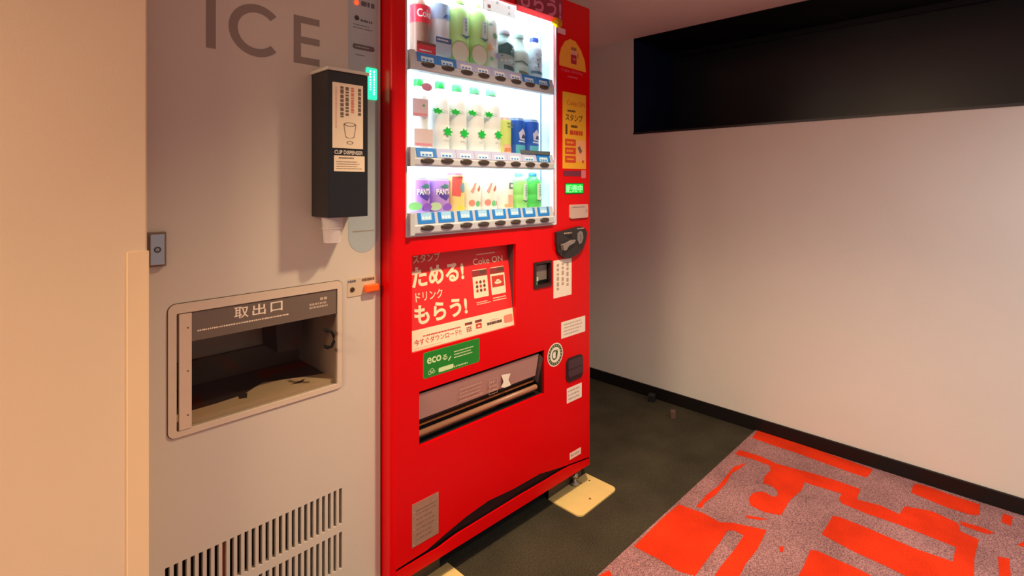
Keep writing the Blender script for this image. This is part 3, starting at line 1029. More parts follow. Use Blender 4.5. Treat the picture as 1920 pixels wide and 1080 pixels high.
def phone(xa, xb, yt, yb, scr):
    ph = MB()
    a, b = Q(xa, yb), Q(xb, yb)
    zt_, zb_ = Q(xa, yt)[1], Q(xa, yb)[1]
    w_, h_ = b[0] - a[0], zt_ - zb_
    ph.poly(rrect(a[0], b[0], zb_, zt_, 0.003), yy, PCRM)
    ph.rect(a[0], b[0], zt_ - h_ * .24, zt_ - h_ * .02, yy - .0002, mat('poster_maroon', (140, 52, 50), 0.5))
    ph.disc(a[0] + w_ * .72, zt_ - h_ * .1, yy - .0004, w_ * .24, h_ * .07, DINK)
    if scr == 'stamps':
        for i in range(3):
            for j in range(3):
                ph.disc(a[0] + w_ * (.25 + .25 * i), zb_ + h_ * (.25 + .15 * j), yy - .0004, w_ * .085, w_ * .085, DINK if (i + j) % 2 else RINK, 12)
    else:
        ph.rect(a[0] + w_ * .08, b[0] - w_ * .08, zb_ + h_ * .27, zb_ + h_ * .68, yy - .0004, RINK)
        ph.disc(a[0] + w_ * .5, zb_ + h_ * .43, yy - .0006, w_ * .25, h_ * .06, PCRM, 16)
        ph.disc(a[0] + w_ * .5, zb_ + h_ * .49, yy - .0006, w_ * .13, h_ * .06, PCRM, 16)
    lean_all(ph).build('phone_picture', po_o)


phone(889, 917, 506.5, 560, 'stamps')
phone(922, 949, 501.5, 553.5, 'drink')
phone(873, 887, 605, 628, 'stamps')
phone(892, 905, 600, 623, 'drink')

# dispensing slot with flap
ks = MB()
KD = mat('pickup_interior', (30, 24, 22), 0.5)
kd = 0.072
ks.box(kx0 - 0.002, kx0, 0.003, kd, kz0, kz1, KD)
ks.box(kx1, kx1 + 0.002, 0.003, kd, kz0, kz1, KD)
ks.box(kx0, kx1, kd, kd + 0.002, kz0, kz1, KD)
ks.box(kx0, kx1, 0.012, kd, kz1, kz1 + 0.002, KD)
ks.box(kx0, kx1, 0.012, kd, kz0 - 0.002, kz0, KD)
ks.build('pickup_bin', vm)
kh = kz1 - kz0
fl = MB()
FLAP = mat('flap_smoked_plastic', (184, 146, 136), 0.25, spec=0.5)
fx1 = kx1 - 0.022
za, zb = kz1 - 0.010, kz0 + kh * 0.42
fl.add([(kx0 + .002, 0.006, za), (fx1, 0.006, za), (fx1, 0.022, zb), (kx0 + .002, 0.022, zb), (kx0 + .002, 0.009, za), (fx1, 0.009, za), (fx1, 0.025, zb), (kx0 + .002, 0.025, zb)], [(0, 1, 2, 3), (7, 6, 5, 4), (3, 2, 6, 7), (1, 5, 6, 2), (0, 3, 7, 4)], FLAP)
flo = fl.build('pickup_flap', vm)
fp = MB()
FPR = mat('flap_print', (196, 160, 138), 0.5)
x0, x1 = R_(861, 745, .012)[0], R_(911, 730, .012)[0]
z0, z1 = R_(861, 762, .012)[1], R_(861, 727, .012)[1]
fs = lambda z: 0.006 + 0.016 * (za - z) / (za - zb) - 0.0015
fp.strokes(x0, z0 + .01, x1, z1, 4, min(fs(z0), fs(z1)) - 0.0005, FPR, 0.3, gap=0.2, seed=61)
x0, x1 = R_(916, 730, .012)[0], R_(932, 720, .012)[0]
zq0, zq1 = R_(916, 741, .012)[1], R_(916, 712, .012)[1]
yq = fs(zq1) - 0.0008
for q in ((x0, x0 + .0012, zq0, zq1), (x1 - .0012, x1, zq0, zq1), (x0, x1, zq0, zq0 + .0012), (x0, x1, zq1 - .0012, zq1)):
    fp.rect(*q, yq, FPR)
fp.strokes(x0 + .003, zq0 + .004, x1 - .002, zq1 - .003, 3, yq, FPR, 0.4, seed=62)
fp.poly(RF.pts([(940, 703), (957, 700), (953, 712), (958, 722), (946, 727), (939, 726), (944, 716)], 0.010), yq - .0005, WHT)
tag(fp.build('flap_label', flo), kind='stuff')
b1_ = MB()
BRONZE = mat('tray_bar_bronze', (150, 106, 80), 0.35, spec=0.5)
b1_.tube([(kx0 + .006, 0.02, kz0 + kh * .17), (fx1, 0.02, kz0 + kh * .17)], 0.0085, BRONZE, 14)
b1_.build('tray_bar', vm)
MB().box(kx0 + .003, fx1, 0.030, 0.036, kz0 + kh * .27, kz0 + kh * .30, mat('tray_lip_gold', (140, 84, 40), 0.35)).build('tray_lip', vm)
MB().box(kx0 + .003, fx1 + .015, 0.05, 0.053, kz0 + kh * .28, kz0 + kh * .5, mat('pickup_inner_plate', (92, 80, 74), 0.4)).build('inner_plate', vm)
sd = MB()
sd.add([(fx1 + .004, .004, kz1 - .012), (kx1 - .001, .004, kz1 - .03), (kx1 - .001, .03, kz0 + .03), (fx1 + .004, .05, kz0 + .05)], [(0, 1, 2, 3)], mat('pickup_side_plastic', (84, 70, 68), 0.3))
sd.build('side_cheek', vm)

# green eco sticker
ec = MB()
GRN = mat('eco_green', (18, 130, 40), 0.45)
GRNB = mat('eco_green_edge', (60, 168, 60), 0.45)
LGR = mat('eco_pale_print', (206, 232, 170), 0.5)
ex0, ex1 = R_(793.5, 685)[0], R_(898.5, 660)[0]
ez1, ez0 = R_(794, 662)[1], R_(794, 711)[1]
ec.poly(rrect(ex0, ex1, ez0, ez1, 0.006), -0.0004, GRNB)
ec.poly(rrect(ex0 + .0015, ex1 - .0015, ez0 + .0015, ez1 - .0015, 0.005), -0.0006, GRN)
eco = ec.build('eco_sticker', vm)
et = MB()
level(et, 'eco', 800.5, 827, 683.5, 671.5, LGR, 0.02, -0.0009, 0)
level(et, 'る', 829, 838.5, 676, 666, LGR, 0.02, -0.0009, 0)
et.poly(RF.pts([(840, 675), (844.5, 667), (846, 668), (841, 677)]), -0.0009, LGR)
a = R_(851, 669)
et.strokes(a[0], R_(851, 673)[1], R_(892, 655)[0], R_(851, 657)[1], 3, -0.0009, LGR, 0.4, gap=0.2, seed=71)
a, b = R_(822, 697), R_(850, 697)
et.poly(rrect(a[0], b[0], R_(822, 698.5)[1], R_(822, 690)[1], 0.003), -0.0009, LGR)
et.strokes(R_(851, 690)[0], R_(851, 691)[1], R_(885, 680)[0], R_(851, 684)[1], 1, -0.0009, LGR, 0.4, seed=72)
q = R_(809, 697)
for dx, dz, r in ((-.006, -.001, .006), (.001, .003, .0065), (.007, -.001, .005)):
    et.ring(q[0] + dx, q[1] + dz, -0.0009, r - .0012, r, LGR, n=20)
et.build('eco_lettering', eco)

# round white and green emblem sticker
q = R_(1041, 665)
rs = MB()
rxx = (R_(1055.5, 665)[0] - R_(1026.5, 665)[0]) / 2
rs.disc(q[0], q[1], -0.0004, rxx, rxx, WHT)
rs.ring(q[0], q[1], -0.0007, rxx * .66, rxx * .9, mat('emblem_green', (58, 92, 44), 0.5))
rs.ring(q[0] - rxx * .1, q[1], -0.0008, rxx * .3, rxx * .42, MATS['emblem_green'], sx=.8)
rs.poly([(q[0] + rxx * .02, q[1] - rxx * .4), (q[0] + rxx * .2, q[1] - rxx * .3), (q[0] + rxx * .34, q[1] + rxx * .2), (q[0] + rxx * .2, q[1] + rxx * .45), (q[0] + rxx * .05, q[1] + rxx * .2)], -0.0009, MATS['emblem_green'])
for i in range(18):
    aa = 2 * math.pi * i / 18
    rs.disc(q[0] + rxx * .78 * math.cos(aa), q[1] + rxx * .78 * math.sin(aa), -0.0009, rxx * .05, rxx * .05, WHT, 6)
rs.build('round_emblem', vm)


def sticker(name, box, m, rows=0, ink=None, vertical=False, seed=1, r=0.0, label=None, fill=0.4, pad=0.1):
    xl, yt, xr, yb = box          # top and bottom rows measured at the left edge
    a, b = R_(xl, yt), R_(xr, yt)
    z0 = R_(xl, yb)[1]
    mb = MB()
    if r:
        mb.poly(rrect(a[0], b[0], z0, a[1], r), -0.0005, m)
    else:
        mb.rect(a[0], b[0], z0, a[1], -0.0005, m)
    if rows:
        px_, pz_ = (b[0] - a[0]) * pad, (a[1] - z0) * pad
        mb.strokes(a[0] + px_, z0 + pz_, b[0] - px_, a[1] - pz_, rows, -0.0008, ink, fill, vertical=vertical, gap=0.25, seed=seed)
    o = mb.build(name, vm)
    if label:
        o['label'] = label
    return o


SGREY = mat('sticker_grey_ink', (176, 156, 134), 0.6)
sticker('notice_sticker', (1037.5, 489, 1071.5, 560), WHT, 3, SGREY, True, 81, label='tall white notice beside the bill slot', fill=0.45)
sticker('price_sticker', (1052, 604.5, 1097, 635.5), WHT, 4, SGREY, False, 82, label='white label with small grey print')
sticker('coin_sticker', (1062.5, 729, 1090.5, 757), WHT, 3, SGREY, False, 83, label='small white label under the coin return')
sticker('number_sticker', (1068, 850, 1089, 862.5), mat('sticker_pinkish', (246, 208, 190), 0.5), 1, SGREY, False, 84, r=0.002, label='small pale number label near the foot')
# silver rating plate
a, b = R_(772.5, 947), R_(822, 930)
z0 = R_(774, 1027)[1]
rp = MB()
RPM = mat('rating_plate_metal', (178, 142, 122), 0.4, metal=0.4, noise=0.06, nscale=60)
rp.box(a[0], b[0], -0.001, 0.0, z0, a[1], RPM)
rw, rh = b[0] - a[0], a[1] - z0
RPI = mat('rating_plate_ink', (112, 88, 72), 0.5)
rp.strokes(a[0] + rw * .16, z0 + rh * .08, b[0] - rw * .1, z0 + rh * .78, 6, -0.0013, RPI, 0.25, gap=0.3, seed=91)
rp.rect(a[0] + rw * .14, b[0] - rw * .08, z0 + rh * .80, z0 + rh * .815, -0.0013, RPI)
for fx, fz in ((.06, .05), (.06, .42), (.06, .82), (.95, .3), (.95, .95)):
    rp.disc(a[0] + rw * fx, z0 + rh * fz, -0.0016, .0012, .0012, WHT, 8)
rp.build('rating_plate', vm)

# right column, top to bottom
YEL = mat('badge_orange', (238, 160, 48), 0.45)
dm = [(1048.5, 122), (1048.5, 105), (1052, 89), (1059, 77.5), (1069, 73), (1079, 78), (1089, 94), (1096.5, 115), (1098.5, 136)]
bd = MB().poly(RF.pts(dm), -0.0005, YEL)
bdo = bd.build('badge_sticker', vm)
bt = MB()
BRED = mat('badge_crimson', (166, 20, 52), 0.45)
q = R_(1075.5, 105)
bw = 0.016
bt.rect(q[0] - bw, q[0] + bw, q[1] - .03, q[1] + .004, -0.0008, BRED)
bt.rect(q[0] - bw, q[0] + bw, q[1] + .004, q[1] + .018, -0.0008, mat('badge_pink', (224, 160, 150), 0.5))
bt.rect(q[0] - bw * .95, q[0] + bw * .95, q[1] + .020, q[1] + .031, -0.0008, mat('badge_brown', (160, 92, 62), 0.5))
bt.ring(q[0] + .002, q[1] - .008, -0.0011, .005, .008, MATS['badge_pink'], a0=math.pi, a1=2 * math.pi, n=12)
bt.ring(q[0] + .002, q[1] + .010, -0.0011, .001, .003, BRED, n=10)
bt.rect(q[0] + bw * 1.4, q[0] + bw * 1.75, q[1] - .005, q[1] + .012, -0.0008, MATS['badge_brown'])
bt.build('badge_picture', bdo)
PNK = mat('faded_pink_print', (218, 96, 118), 0.5)
bl = MB()
level(bl, 'Coke ON Pay', 1052, 1093, 134, 127, PNK, 0.012, -0.0006, 0)
bl.strokes(R_(1064, 142)[0], R_(1064, 145)[1], R_(1084, 142)[0], R_(1064, 141)[1], 1, -0.0006, PNK, 0.7, seed=95)
bl.build('badge_caption', vm)
# yellow campaign sheet
ya, yb_ = R_(1054.5, 171), R_(1098.5, 180)
yz0 = R_(1056, 316)[1]
YSH = mat('sheet_yellow', (236, 174, 40), 0.5)
ys = MB()
ys.rect(ya[0], yb_[0], yz0, ya[1], -0.0005, YSH)
YW, YH = yb_[0] - ya[0], ya[1] - yz0
YDK = mat('sheet_dark_ink', (94, 62, 18), 0.5)
YRD = mat('sheet_red', (206, 66, 30), 0.5)
X_ = lambda t: ya[0] + YW * t
Z_ = lambda t: ya[1] - YH * t
ys.text('Coke ON', X_(.18), Z_(.165), X_(.95), Z_(.10), -0.0008, mat('sheet_orange_ink', (206, 110, 24), 0.5), 0.01)
ys.strokes(X_(.2), Z_(.255), X_(.6), Z_(.225), 1, -0.0008, YDK, 0.8, gap=0.1, seed=96)
ys.text('スタンプ', X_(.12), Z_(.37), X_(.85), Z_(.28), -0.0008, YDK, 0.02)
ys.strokes(X_(.35), Z_(.46), X_(.7), Z_(.42), 1, -0.0008, YDK, 0.8, gap=0.1, seed=97)
ys.rect(X_(.12), X_(.2), Z_(.55), Z_(.42), -0.0008, YDK)
ys.strokes(X_(.3), Z_(.555), X_(.97), Z_(.49), 1, -0.0008, YRD, 0.9, gap=0.15, seed=98)
for i in range(3):
    ys.rect(X_(.1), X_(.55), Z_(.70 + .11 * i), Z_(.61 + .11 * i), -0.0008, YRD)
    ys.strokes(X_(.17), Z_(.68 + .11 * i), X_(.5), Z_(.63 + .11 * i), 1, -0.0011, YSH, 0.5, seed=99 + i)
ys.poly(rrect(X_(.58), X_(.97), Z_(.90), Z_(.62), 0.004), -0.0008, mat('sheet_salmon', (238, 170, 120), 0.5))
ys.poly([(X_(.62), Z_(.72)), (X_(.72), Z_(.69)), (X_(.83), Z_(.76)), (X_(.74), Z_(.80))], -0.0011, mat('sheet_grey', (120, 96, 90), 0.5))
ys.disc(X_(.86), Z_(.90), -0.0011, .006, .006, YRD, 14)
ys.build('campaign_sheet', vm)
MB().box(*RF.box(1056, 318, 1089, 328)[:2], -0.001, 0, R_(1057, 330)[1], R_(1057, 320)[1], mat('slot_label_dark', (112, 40, 62), 0.5)).build('dark_label', vm)
MB().box(R_(1090, 325)[0], R_(1098, 325)[0], -0.001, 0, R_(1090, 334)[1], R_(1090, 319)[1], mat('slot_label_pink', (214, 120, 130), 0.5)).build('pink_label', vm)
# green lit text display
a, b = R_(1058.5, 353), R_(1094, 353)
z1, z0 = R_(1059, 343)[1], R_(1059, 364.5)[1]
ld = MB()
ld.poly(rrect(a[0], b[0], z0, z1, 0.003), -0.0006, mat('led_bezel', (10, 70, 30), 0.4))
ld.poly(rrect(a[0] + .004, b[0] - .003, z0 + .004, z1 - .003, 0.002), -0.001, mat('led_green_lit', (0, 190, 50), 0.4, emit=0.55))
ld.text('販売中', a[0] + .008, z0 + .007, b[0] - .008, z1 - .007, -0.0014, mat('led_green_bright', (130, 255, 150), 0.4, emit=1.0), 0.02)
ld.build('lit_display', vm)
# card reader
a, b = R_(1067, 396), R_(1100.5, 396)
z1, z0 = R_(1068, 384)[1], R_(1068, 410)[1]
cr = MB().prism(rrect(a[0], b[0], z0, z1, 0.007), -0.006, 0.0, mat('reader_grey_beige', (196, 170, 160), 0.4))
cr.strokes(a[0] + .01, z1 - .012, b[0] - .012, z1 - .007, 1, -0.0064, mat('reader_ink', (120, 96, 96), 0.5), 0.5, seed=101)
cr.ring(b[0] - .014, (z0 + z1) / 2, -0.0064, .006, .008, MATS['reader_ink'], a0=-1, a1=1, n=10)
cr.ring(b[0] - .018, (z0 + z1) / 2, -0.0064, .004, .0055, MATS['reader_ink'], a0=-1, a1=1, n=10)
cr.build('card_reader', vm)
# coin slot assembly
S6 = lambda x, y: (980 + x / 4.0, 310 + y / 4.0)
cs_ = RF.pts([S6(238, 500), S6(300, 486), S6(375, 465), S6(420, 456), S6(450, 470), S6(466, 500), S6(458, 560), S6(435, 620), S6(400, 660), S6(350, 690), S6(305, 696), S6(265, 672), S6(245, 640), S6(238, 580)])
co = empty('coin_unit', (0, 0, 0))
co.parent = vm
MB().prism(cs_, -0.012, 0.0, mat('coin_unit_black', (40, 35, 36), 0.4, noise=0.1)).build('coin_bezel', co, bevel=0.002)
lv = RF.pts([S6(265, 592), S6(300, 580), S6(335, 560), S6(362, 555), S6(350, 578), S6(310, 600), S6(292, 632), S6(272, 634)])
MB().prism(lv, -0.024, -0.012, mat('coin_lever_grey', (134, 122, 118), 0.35)).build('return_lever', co, bevel=0.001)
cl = RF.pts([S6(390, 510), S6(410, 490), S6(424, 500), S6(428, 545), S6(414, 580), S6(398, 590), S6(388, 560)])
MB().prism(cl, -0.017, -0.012, mat('coin_slot_metal', (150, 142, 138), 0.3, metal=0.5)).build('coin_slot', co, bevel=0.001)
q = R_(*S6(408, 540))
MB().box(q[0] - .001, q[0] + .001, -0.0175, -0.0168, q[1] - .012, q[1] + .012, BLKP).build('coin_opening', co)
cc = MB()
cc.strokes(R_(*S6(290, 505))[0], R_(*S6(290, 518))[1], R_(*S6(350, 505))[0], R_(*S6(290, 500))[1], 1, -0.0124, SGREY, 0.6, seed=103)
cc.strokes(R_(*S6(390, 470))[0], R_(*S6(390, 482))[1], R_(*S6(440, 470))[0], R_(*S6(390, 466))[1], 1, -0.0124, SGREY, 0.6, seed=104)
cc.poly(RF.pts([S6(300, 520), S6(345, 515), S6(360, 545), S6(335, 550)]), -0.0125, mat('coin_shade', (16, 13, 14), 0.4))  # near-black patch above the lever, shade put in as colour
tag(cc.build('coin_print_and_shade', co), kind='stuff')
# bill slot
bl_ = empty('bill_unit', (0, 0, 0))
bl_.parent = vm
fo = MB()
frame_ring(fo, rrect(bx0_ - .004, bx1_ + .003, bz0_ - .003, bz1_ + .003, .003), rrect(bx0_ + .006, bx1_ - .003, bz0_ + .007, bz1_ - .005, .003), -0.004, mat('bill_bezel', (48, 18, 20), 0.4), 0.016)
fo.build('bill_bezel', bl_)
bi = MB()
bi.box(bx0_, bx1_, 0.02, 0.022, bz0_, bz1_, mat('bill_back_dark', (40, 38, 36), 0.4))
bi.box(bx0_ + .006, bx1_ - .008, 0.012, 0.02, bz0_ + .02, bz1_ - .012, mat('bill_guide_grey', (118, 108, 100), 0.3))
bi.box(bx0_ + .004, bx0_ + .024, 0.008, 0.012, bz0_ + .006, bz0_ + .024, mat('bill_green_lit', (60, 150, 90), 0.3, emit=0.25))
bi.box(bx0_ + .018, bx0_ + .026, 0.006, 0.009, bz0_ + .02, bz0_ + .034, mat('bill_pale', (186, 200, 168), 0.3))
bi.build('bill_guide', bl_)
# coin return
a, b = R_(1061, 693), R_(1092, 693)
z1, z0 = R_(1062, 673)[1], R_(1062, 718.5)[1]
cr_ = empty('coin_return', (0, 0, 0))
cr_.parent = vm
MB().prism(rrect(a[0], b[0], z0, z1, 0.019), -0.003, 0.0, mat('coin_return_black', (34, 22, 28), 0.35)).build('return_bezel', cr_, bevel=0.001)
xx = (b[0] - a[0])
MB().prism(rrect(a[0] + .009, b[0] - .006, z0 + .018, z1 - .008, 0.010), -0.0055, -0.003, mat('coin_return_flap', (64, 48, 56), 0.3)).build('return_flap', cr_, bevel=0.001)
MB().box(a[0] + .008, b[0] - .006, -0.0062, -0.0054, (z0 + z1) / 2 + .002, (z0 + z1) / 2 + .004, BLKP).build('flap_slit', cr_)

def sheet(name, rgb):
    """thin printed film that lets light through"""
    m = mat(name, rgb, 0.5)
    nt = m.node_tree
    b = nt.nodes['Principled BSDF']
    t = nt.nodes.new('ShaderNodeBsdfTranslucent')
    t.inputs[0].default_value = b.inputs['Base Color'].default_value
    mx = nt.nodes.new('ShaderNodeMixShader')
    mx.inputs[0].default_value = 0.6
    nt.links.new(b.outputs[0], mx.inputs[1])
    nt.links.new(t.outputs[0], mx.inputs[2])
    nt.links.new(mx.outputs[0], nt.nodes['Material Output'].inputs[0])
    return m


# header poster and stickers around the top of the window
hs = MB()
x0, x1 = R_(966.5, 20)[0], R_(1053, 30)[0]
z0 = R_(1000, 31)[1]
z1 = VZ1 - 0.012
HSM = mat('header_sheet_wine', (142, 38, 64), 0.45)
hs.box(x0, x1, -0.0045, -0.0037, wz1, z1, HSM)
hs.box(x0, x1, -0.0045, -0.0037, z0, wz1, sheet('header_sheet_lit_strip', (236, 120, 120)))  # same sheet in lighter pink, the window's backlight put into its colour
hso = hs.build('header_sheet', vm)
ht = MB()
HPK = mat('header_pink_ink', (214, 112, 142), 0.5)
tz0 = R_(1010, 24.5)[1]
ht.text('もらう!', R_(969, 10)[0], tz0, R_(1050.5, 30)[0], z1 - .004, -0.0049, HPK, 0.03)
ht.build('header_lettering', hso)
yk = MB()
q = R_(1042, 43)
yk.disc(q[0], q[1], -0.006, .029, .0175, sheet('sticker_yellow', (246, 206, 20)))
yk.disc(q[0] - .006, q[1], -0.0064, .012, .008, mat('sticker_yellow_pale', (250, 226, 60), 0.5))
yk.build('yellow_sticker', vm)
MB().rect(R_(1043, 55)[0], R_(1058, 60)[0], R_(1050, 64)[1], R_(1050, 53)[1], -0.0055, mat('clear_tag', (224, 170, 178), 0.4)).build('small_tag', vm)
wt = MB()
x0, x1 = R_(906, 20, .012)[0], R_(965.5, 20, .012)[0]
z0 = R_(935, 26, .012)[1]
wt.rect(x0, x1, z0, wz1 + .01, 0.0135, mat('shelf_talker_glow', (244, 250, 250), 0.5, emit=0.5))  # plain card, its brightness put in as emission
GL = mat('talker_grey', (120, 130, 136), 0.5)
wt.rect(x0, x0 + .002, z0, wz1 + .01, 0.013, GL)
wt.rect(x1 - .002, x1, z0 - .012, wz1 + .01, 0.013, GL)
for (ppx, ppy) in ((955, 14), (955, 26), (933, 5)):
    q = R_(ppx, ppy, .012)
    wt.ring(q[0], q[1], 0.0128, .003, .0055, GL, n=4, a0=math.pi / 4, a1=math.pi / 4 + 2 * math.pi)
wt.strokes(R_(913, 10, .012)[0], R_(917, 20, .012)[1], R_(922, 10, .012)[0], R_(917, 8, .012)[1], 1, 0.0128, mat('talker_pink', (236, 170, 170), 0.5), 0.7, vertical=True, seed=110)
wt.build('shelf_talker', vm)

# feet, floor brackets
FOOT = mat('foot_chrome', (176, 168, 156), 0.25, metal=0.8)
for lx, ly in ((VW - 0.045, 0.045), (0.06, 0.045), (0.06, VD - .06), (VW - .045, VD - .06)):
    MB().lathe([(0.0, 0.006), (0.016, 0.006), (0.018, 0.012), (0.006, 0.018), (0.006, 0.034), (0.013, 0.034), (0.013, 0.046), (0.006, 0.046), (0.006, VZ0 + 0.004)], FOOT, 16, lx, ly).build('levelling_foot', vm)
MB().lathe([(0.0045, 0.045), (0.0045, VZ0), (0.0045, VZ0 + .004)], FOOT, 12, VW - 0.008, 0.06).build('bracket_bolt', vm)
MB().box(0.03, VW - 0.03, 0.075, 0.085, 0.0, VZ0 + .006, mat('under_shade_black', (10, 9, 9), 0.7)).build('under_shade_board', vm)  # black board added to stand for the shadow under the machine
PLM = mat('floor_plate_cream', (232, 198, 126), 0.45, noise=0.03, nscale=25)
FLG = mat('bracket_flange_shaded', (70, 56, 42), 0.5)  # dark brown holds the shade that the flange lies in


def floor_plate(xa, xb, ya, yb, lab, holes):
    w_, d_ = xb - xa, yb - ya
    t = empty('floor_plate', (xa, ya, 0))
    r = 0.022
    pts = [(w_, d_), (0, d_), (0, r)] + [(r - r * math.cos(math.pi / 2 * i / 6), r - r * math.sin(math.pi / 2 * i / 6)) for i in range(1, 6)] + [(r, 0), (w_ - r, 0)] + [(w_ - r + r * math.sin(math.pi / 2 * i / 6), r - r * math.cos(math.pi / 2 * i / 6)) for i in range(1, 6)] + [(w_, r)]
    MB().prism(pts, 0.0, 0.005, PLM, axis='z').build('base_sheet', t, bevel=0.001)
    MB().box(0.004, w_ - 0.03, d_, d_ + 0.004, 0.0, 0.064, FLG).build('upright_flange', t)
    for hx, hy in holes:
        MB().lathe([(0.0042, 0.0050), (0.0036, 0.0062), (0.0005, 0.0064)], mat('plate_screw', (120, 84, 40), 0.4, metal=0.3), 12, hx * w_, hy * d_).build('screw', t)
    tag(t, lab, 'floor plate', 'pale plates under the vending machine')


c = [floor_at(*p) for p in ((1026, 938), (1088, 971), (1156, 921), (1105, 889))]
pyb = (c[0][1] + c[3][1]) / 2 + .004
floor_plate((c[0][0] + c[1][0]) / 2, (c[2][0] + c[3][0]) / 2, (c[1][1] + c[2][1]) / 2, pyb, 'cream steel floor plate under the right foot of the red vending machine', ((.70, .82), (.86, .72), (.46, .25)))
c2 = floor_at(839.5, 1057)
c3 = floor_at(866, 1080)
floor_plate(c2[0] - 0.225, (c2[0] + c3[0]) / 2, c2[1] - 0.145, c2[1], 'cream steel floor plate under the left foot of the red vending machine', ((.3, .8), (.14, .7), (.54, .25)))

# ------------------------------------------------------------------ drinks in the display
YC = 0.043          # depth of the row of samples behind the door front


def rgbm(n, c, rough=0.3, emit=0.0):
    return mat('drink_' + n, c, rough, emit=emit)


def drink(name, px, hw, ytop, row, label, cat, group, ry=0.027):
    """Empty at the base of a drink sample; returns it with half width, height"""
    x, z = R_(px, ytop, YC - 0.35 * ry)
    hwm = (R_(px + hw, ytop, YC)[0] - R_(px - hw, ytop, YC)[0]) / 2
    base = SHELFTOP[row]
    t = empty(name, RF.world(x, YC, base), ANG)
    tag(t, label, cat, group)
    return t, hwm, z - base, x, base


class Wrap:
    def __init__(self, rx, ry, off=0.0006):
        self.rx, self.ry, self.off = rx, ry, off

    def __call__(self, x):
        q = max(0.0, 1 - (x / self.rx) ** 2)
        return -self.ry * math.sqrt(q) - self.off


def wpoly(mb, pts, wrap, m, n=6):
    """polygon subdivided in x and laid on the curved front"""
    xs = [p[0] for p in pts]
    a, b = min(xs), max(xs)
    for i in range(n):
        l, r = a + (b - a) * i / n, a + (b - a) * (i + 1) / n
        cl = clip(clip(pts, l, True), r, False)
        if len(cl) >= 3:
            tri = tessellate_polygon([[Vector((p[0], p[1], 0)) for p in cl]])
            mb.add([(p[0], wrap(p[0]), p[1]) for p in cl], [tuple(t) for t in tri], m)


def clip(pts, xv, keep_right):
    out = []
    n = len(pts)
    for i in range(n):
        p, q = pts[i], pts[(i + 1) % n]
        ip = p[0] >= xv if keep_right else p[0] <= xv
        iq = q[0] >= xv if keep_right else q[0] <= xv
        if ip:
            out.append(p)
        if ip != iq:
            t = (xv - p[0]) / (q[0] - p[0])
            out.append((xv, p[1] + t * (q[1] - p[1])))
    return out


def circ(cx, cz, rx, rz, n=16):
    return [(cx + rx * math.cos(2 * math.pi * i / n), cz + rz * math.sin(2 * math.pi * i / n)) for i in range(n)]


LEAF = [(-1, .1), (-.55, .05), (-.75, .75), (-.3, .45), (.0, 1.0), (.3, .4), (.8, .55), (.55, .1), (1, -.2), (.45, -.35), (.3, -.95), (-.1, -.5), (-.5, -.8), (-.5, -.3)]


def leafpoly(cx, cz, sx, sz, seed=0):
    rnd = random.Random(seed)
    return [(cx + a * sx * rnd.uniform(.85, 1.1), cz + b * sz * rnd.uniform(.85, 1.1)) for a, b in LEAF]


def sprout(cx, cz, sx, sz):
    """bird-like two-leaf tea sprig"""
    P_ = [(-1, .25), (-.4, .1), (-.1, -.1), (.15, .0), (.55, .35), (1, .5), (.75, 0), (.3, -.4), (.05, -.9), (-.25, -.45), (-.7, -.15)]
    return [(cx + a * sx, cz + b * sz) for a, b in P_]


def bottle_profile(rx, h, neck=0.4, shoulder=0.72, capfrac=0.9):
    return [(rx * .9, 0), (rx, h * .02), (rx, h * shoulder * .5), (rx * .97, h * shoulder * .52), (rx, h * shoulder * .56), (rx, h * shoulder), (rx * .9, h * (shoulder + .06)), (rx * .62, h * (shoulder + .13)), (rx * neck, h * capfrac), (rx * neck, h * capfrac + .002)]


def make_bottle(px, hw, ytop, row, label, body, capm, neck=0.4, shoulder=0.7, ry=0.026, group='drink bottles in the display', name='drink_bottle', capr=None):
    t, rx, h, x, base = drink(name, px, hw, ytop, row, label, 'bottle', group, ry)
    sy = ry / rx
    MB().lathe([(r, z) for r, z in bottle_profile(rx, h, neck, shoulder)], body, 24, sy=sy).build('body', t)
    cr2 = capr or rx * neck * 1.15
    MB().lathe([(cr2, h * .9), (cr2, h * .985), (cr2 * .9, h), (0.0005, h)], capm, 18, sy=max(sy, .8)).build('cap', t)
    return t, rx, h, x, base, Wrap(rx, ry)


def make_can(px, hw, ytop, row, label, body, lid, ry=0.027, group='drink cans in the display', name='drink_can', cat='can'):
    t, rx, h, x, base = drink(name, px, hw, ytop, row, label, cat, group, ry)
    sy = ry / rx
    MB().lathe([(rx * .8, 0), (rx * .98, h * .04), (rx, h * .07), (rx, h * .9), (rx * .97, h * .93)], body, 24, sy=sy).build('body', t)
    MB().lathe([(rx * .97, h * .93), (rx * .85, h * .985), (rx * .85, h), (rx * .78, h), (rx * .77, h * .985), (.0005, h * .985)], lid, 24, sy=sy, cap=False).build('lid', t)
    return t, rx, h, x, base, Wrap(rx, ry)


def loc(t, px, py, x, base, d=0.012):
    a = R_(px, py, d)
    return a[0] - x, a[1] - base


ALU = rgbm('aluminium', (188, 184, 188), 0.3)
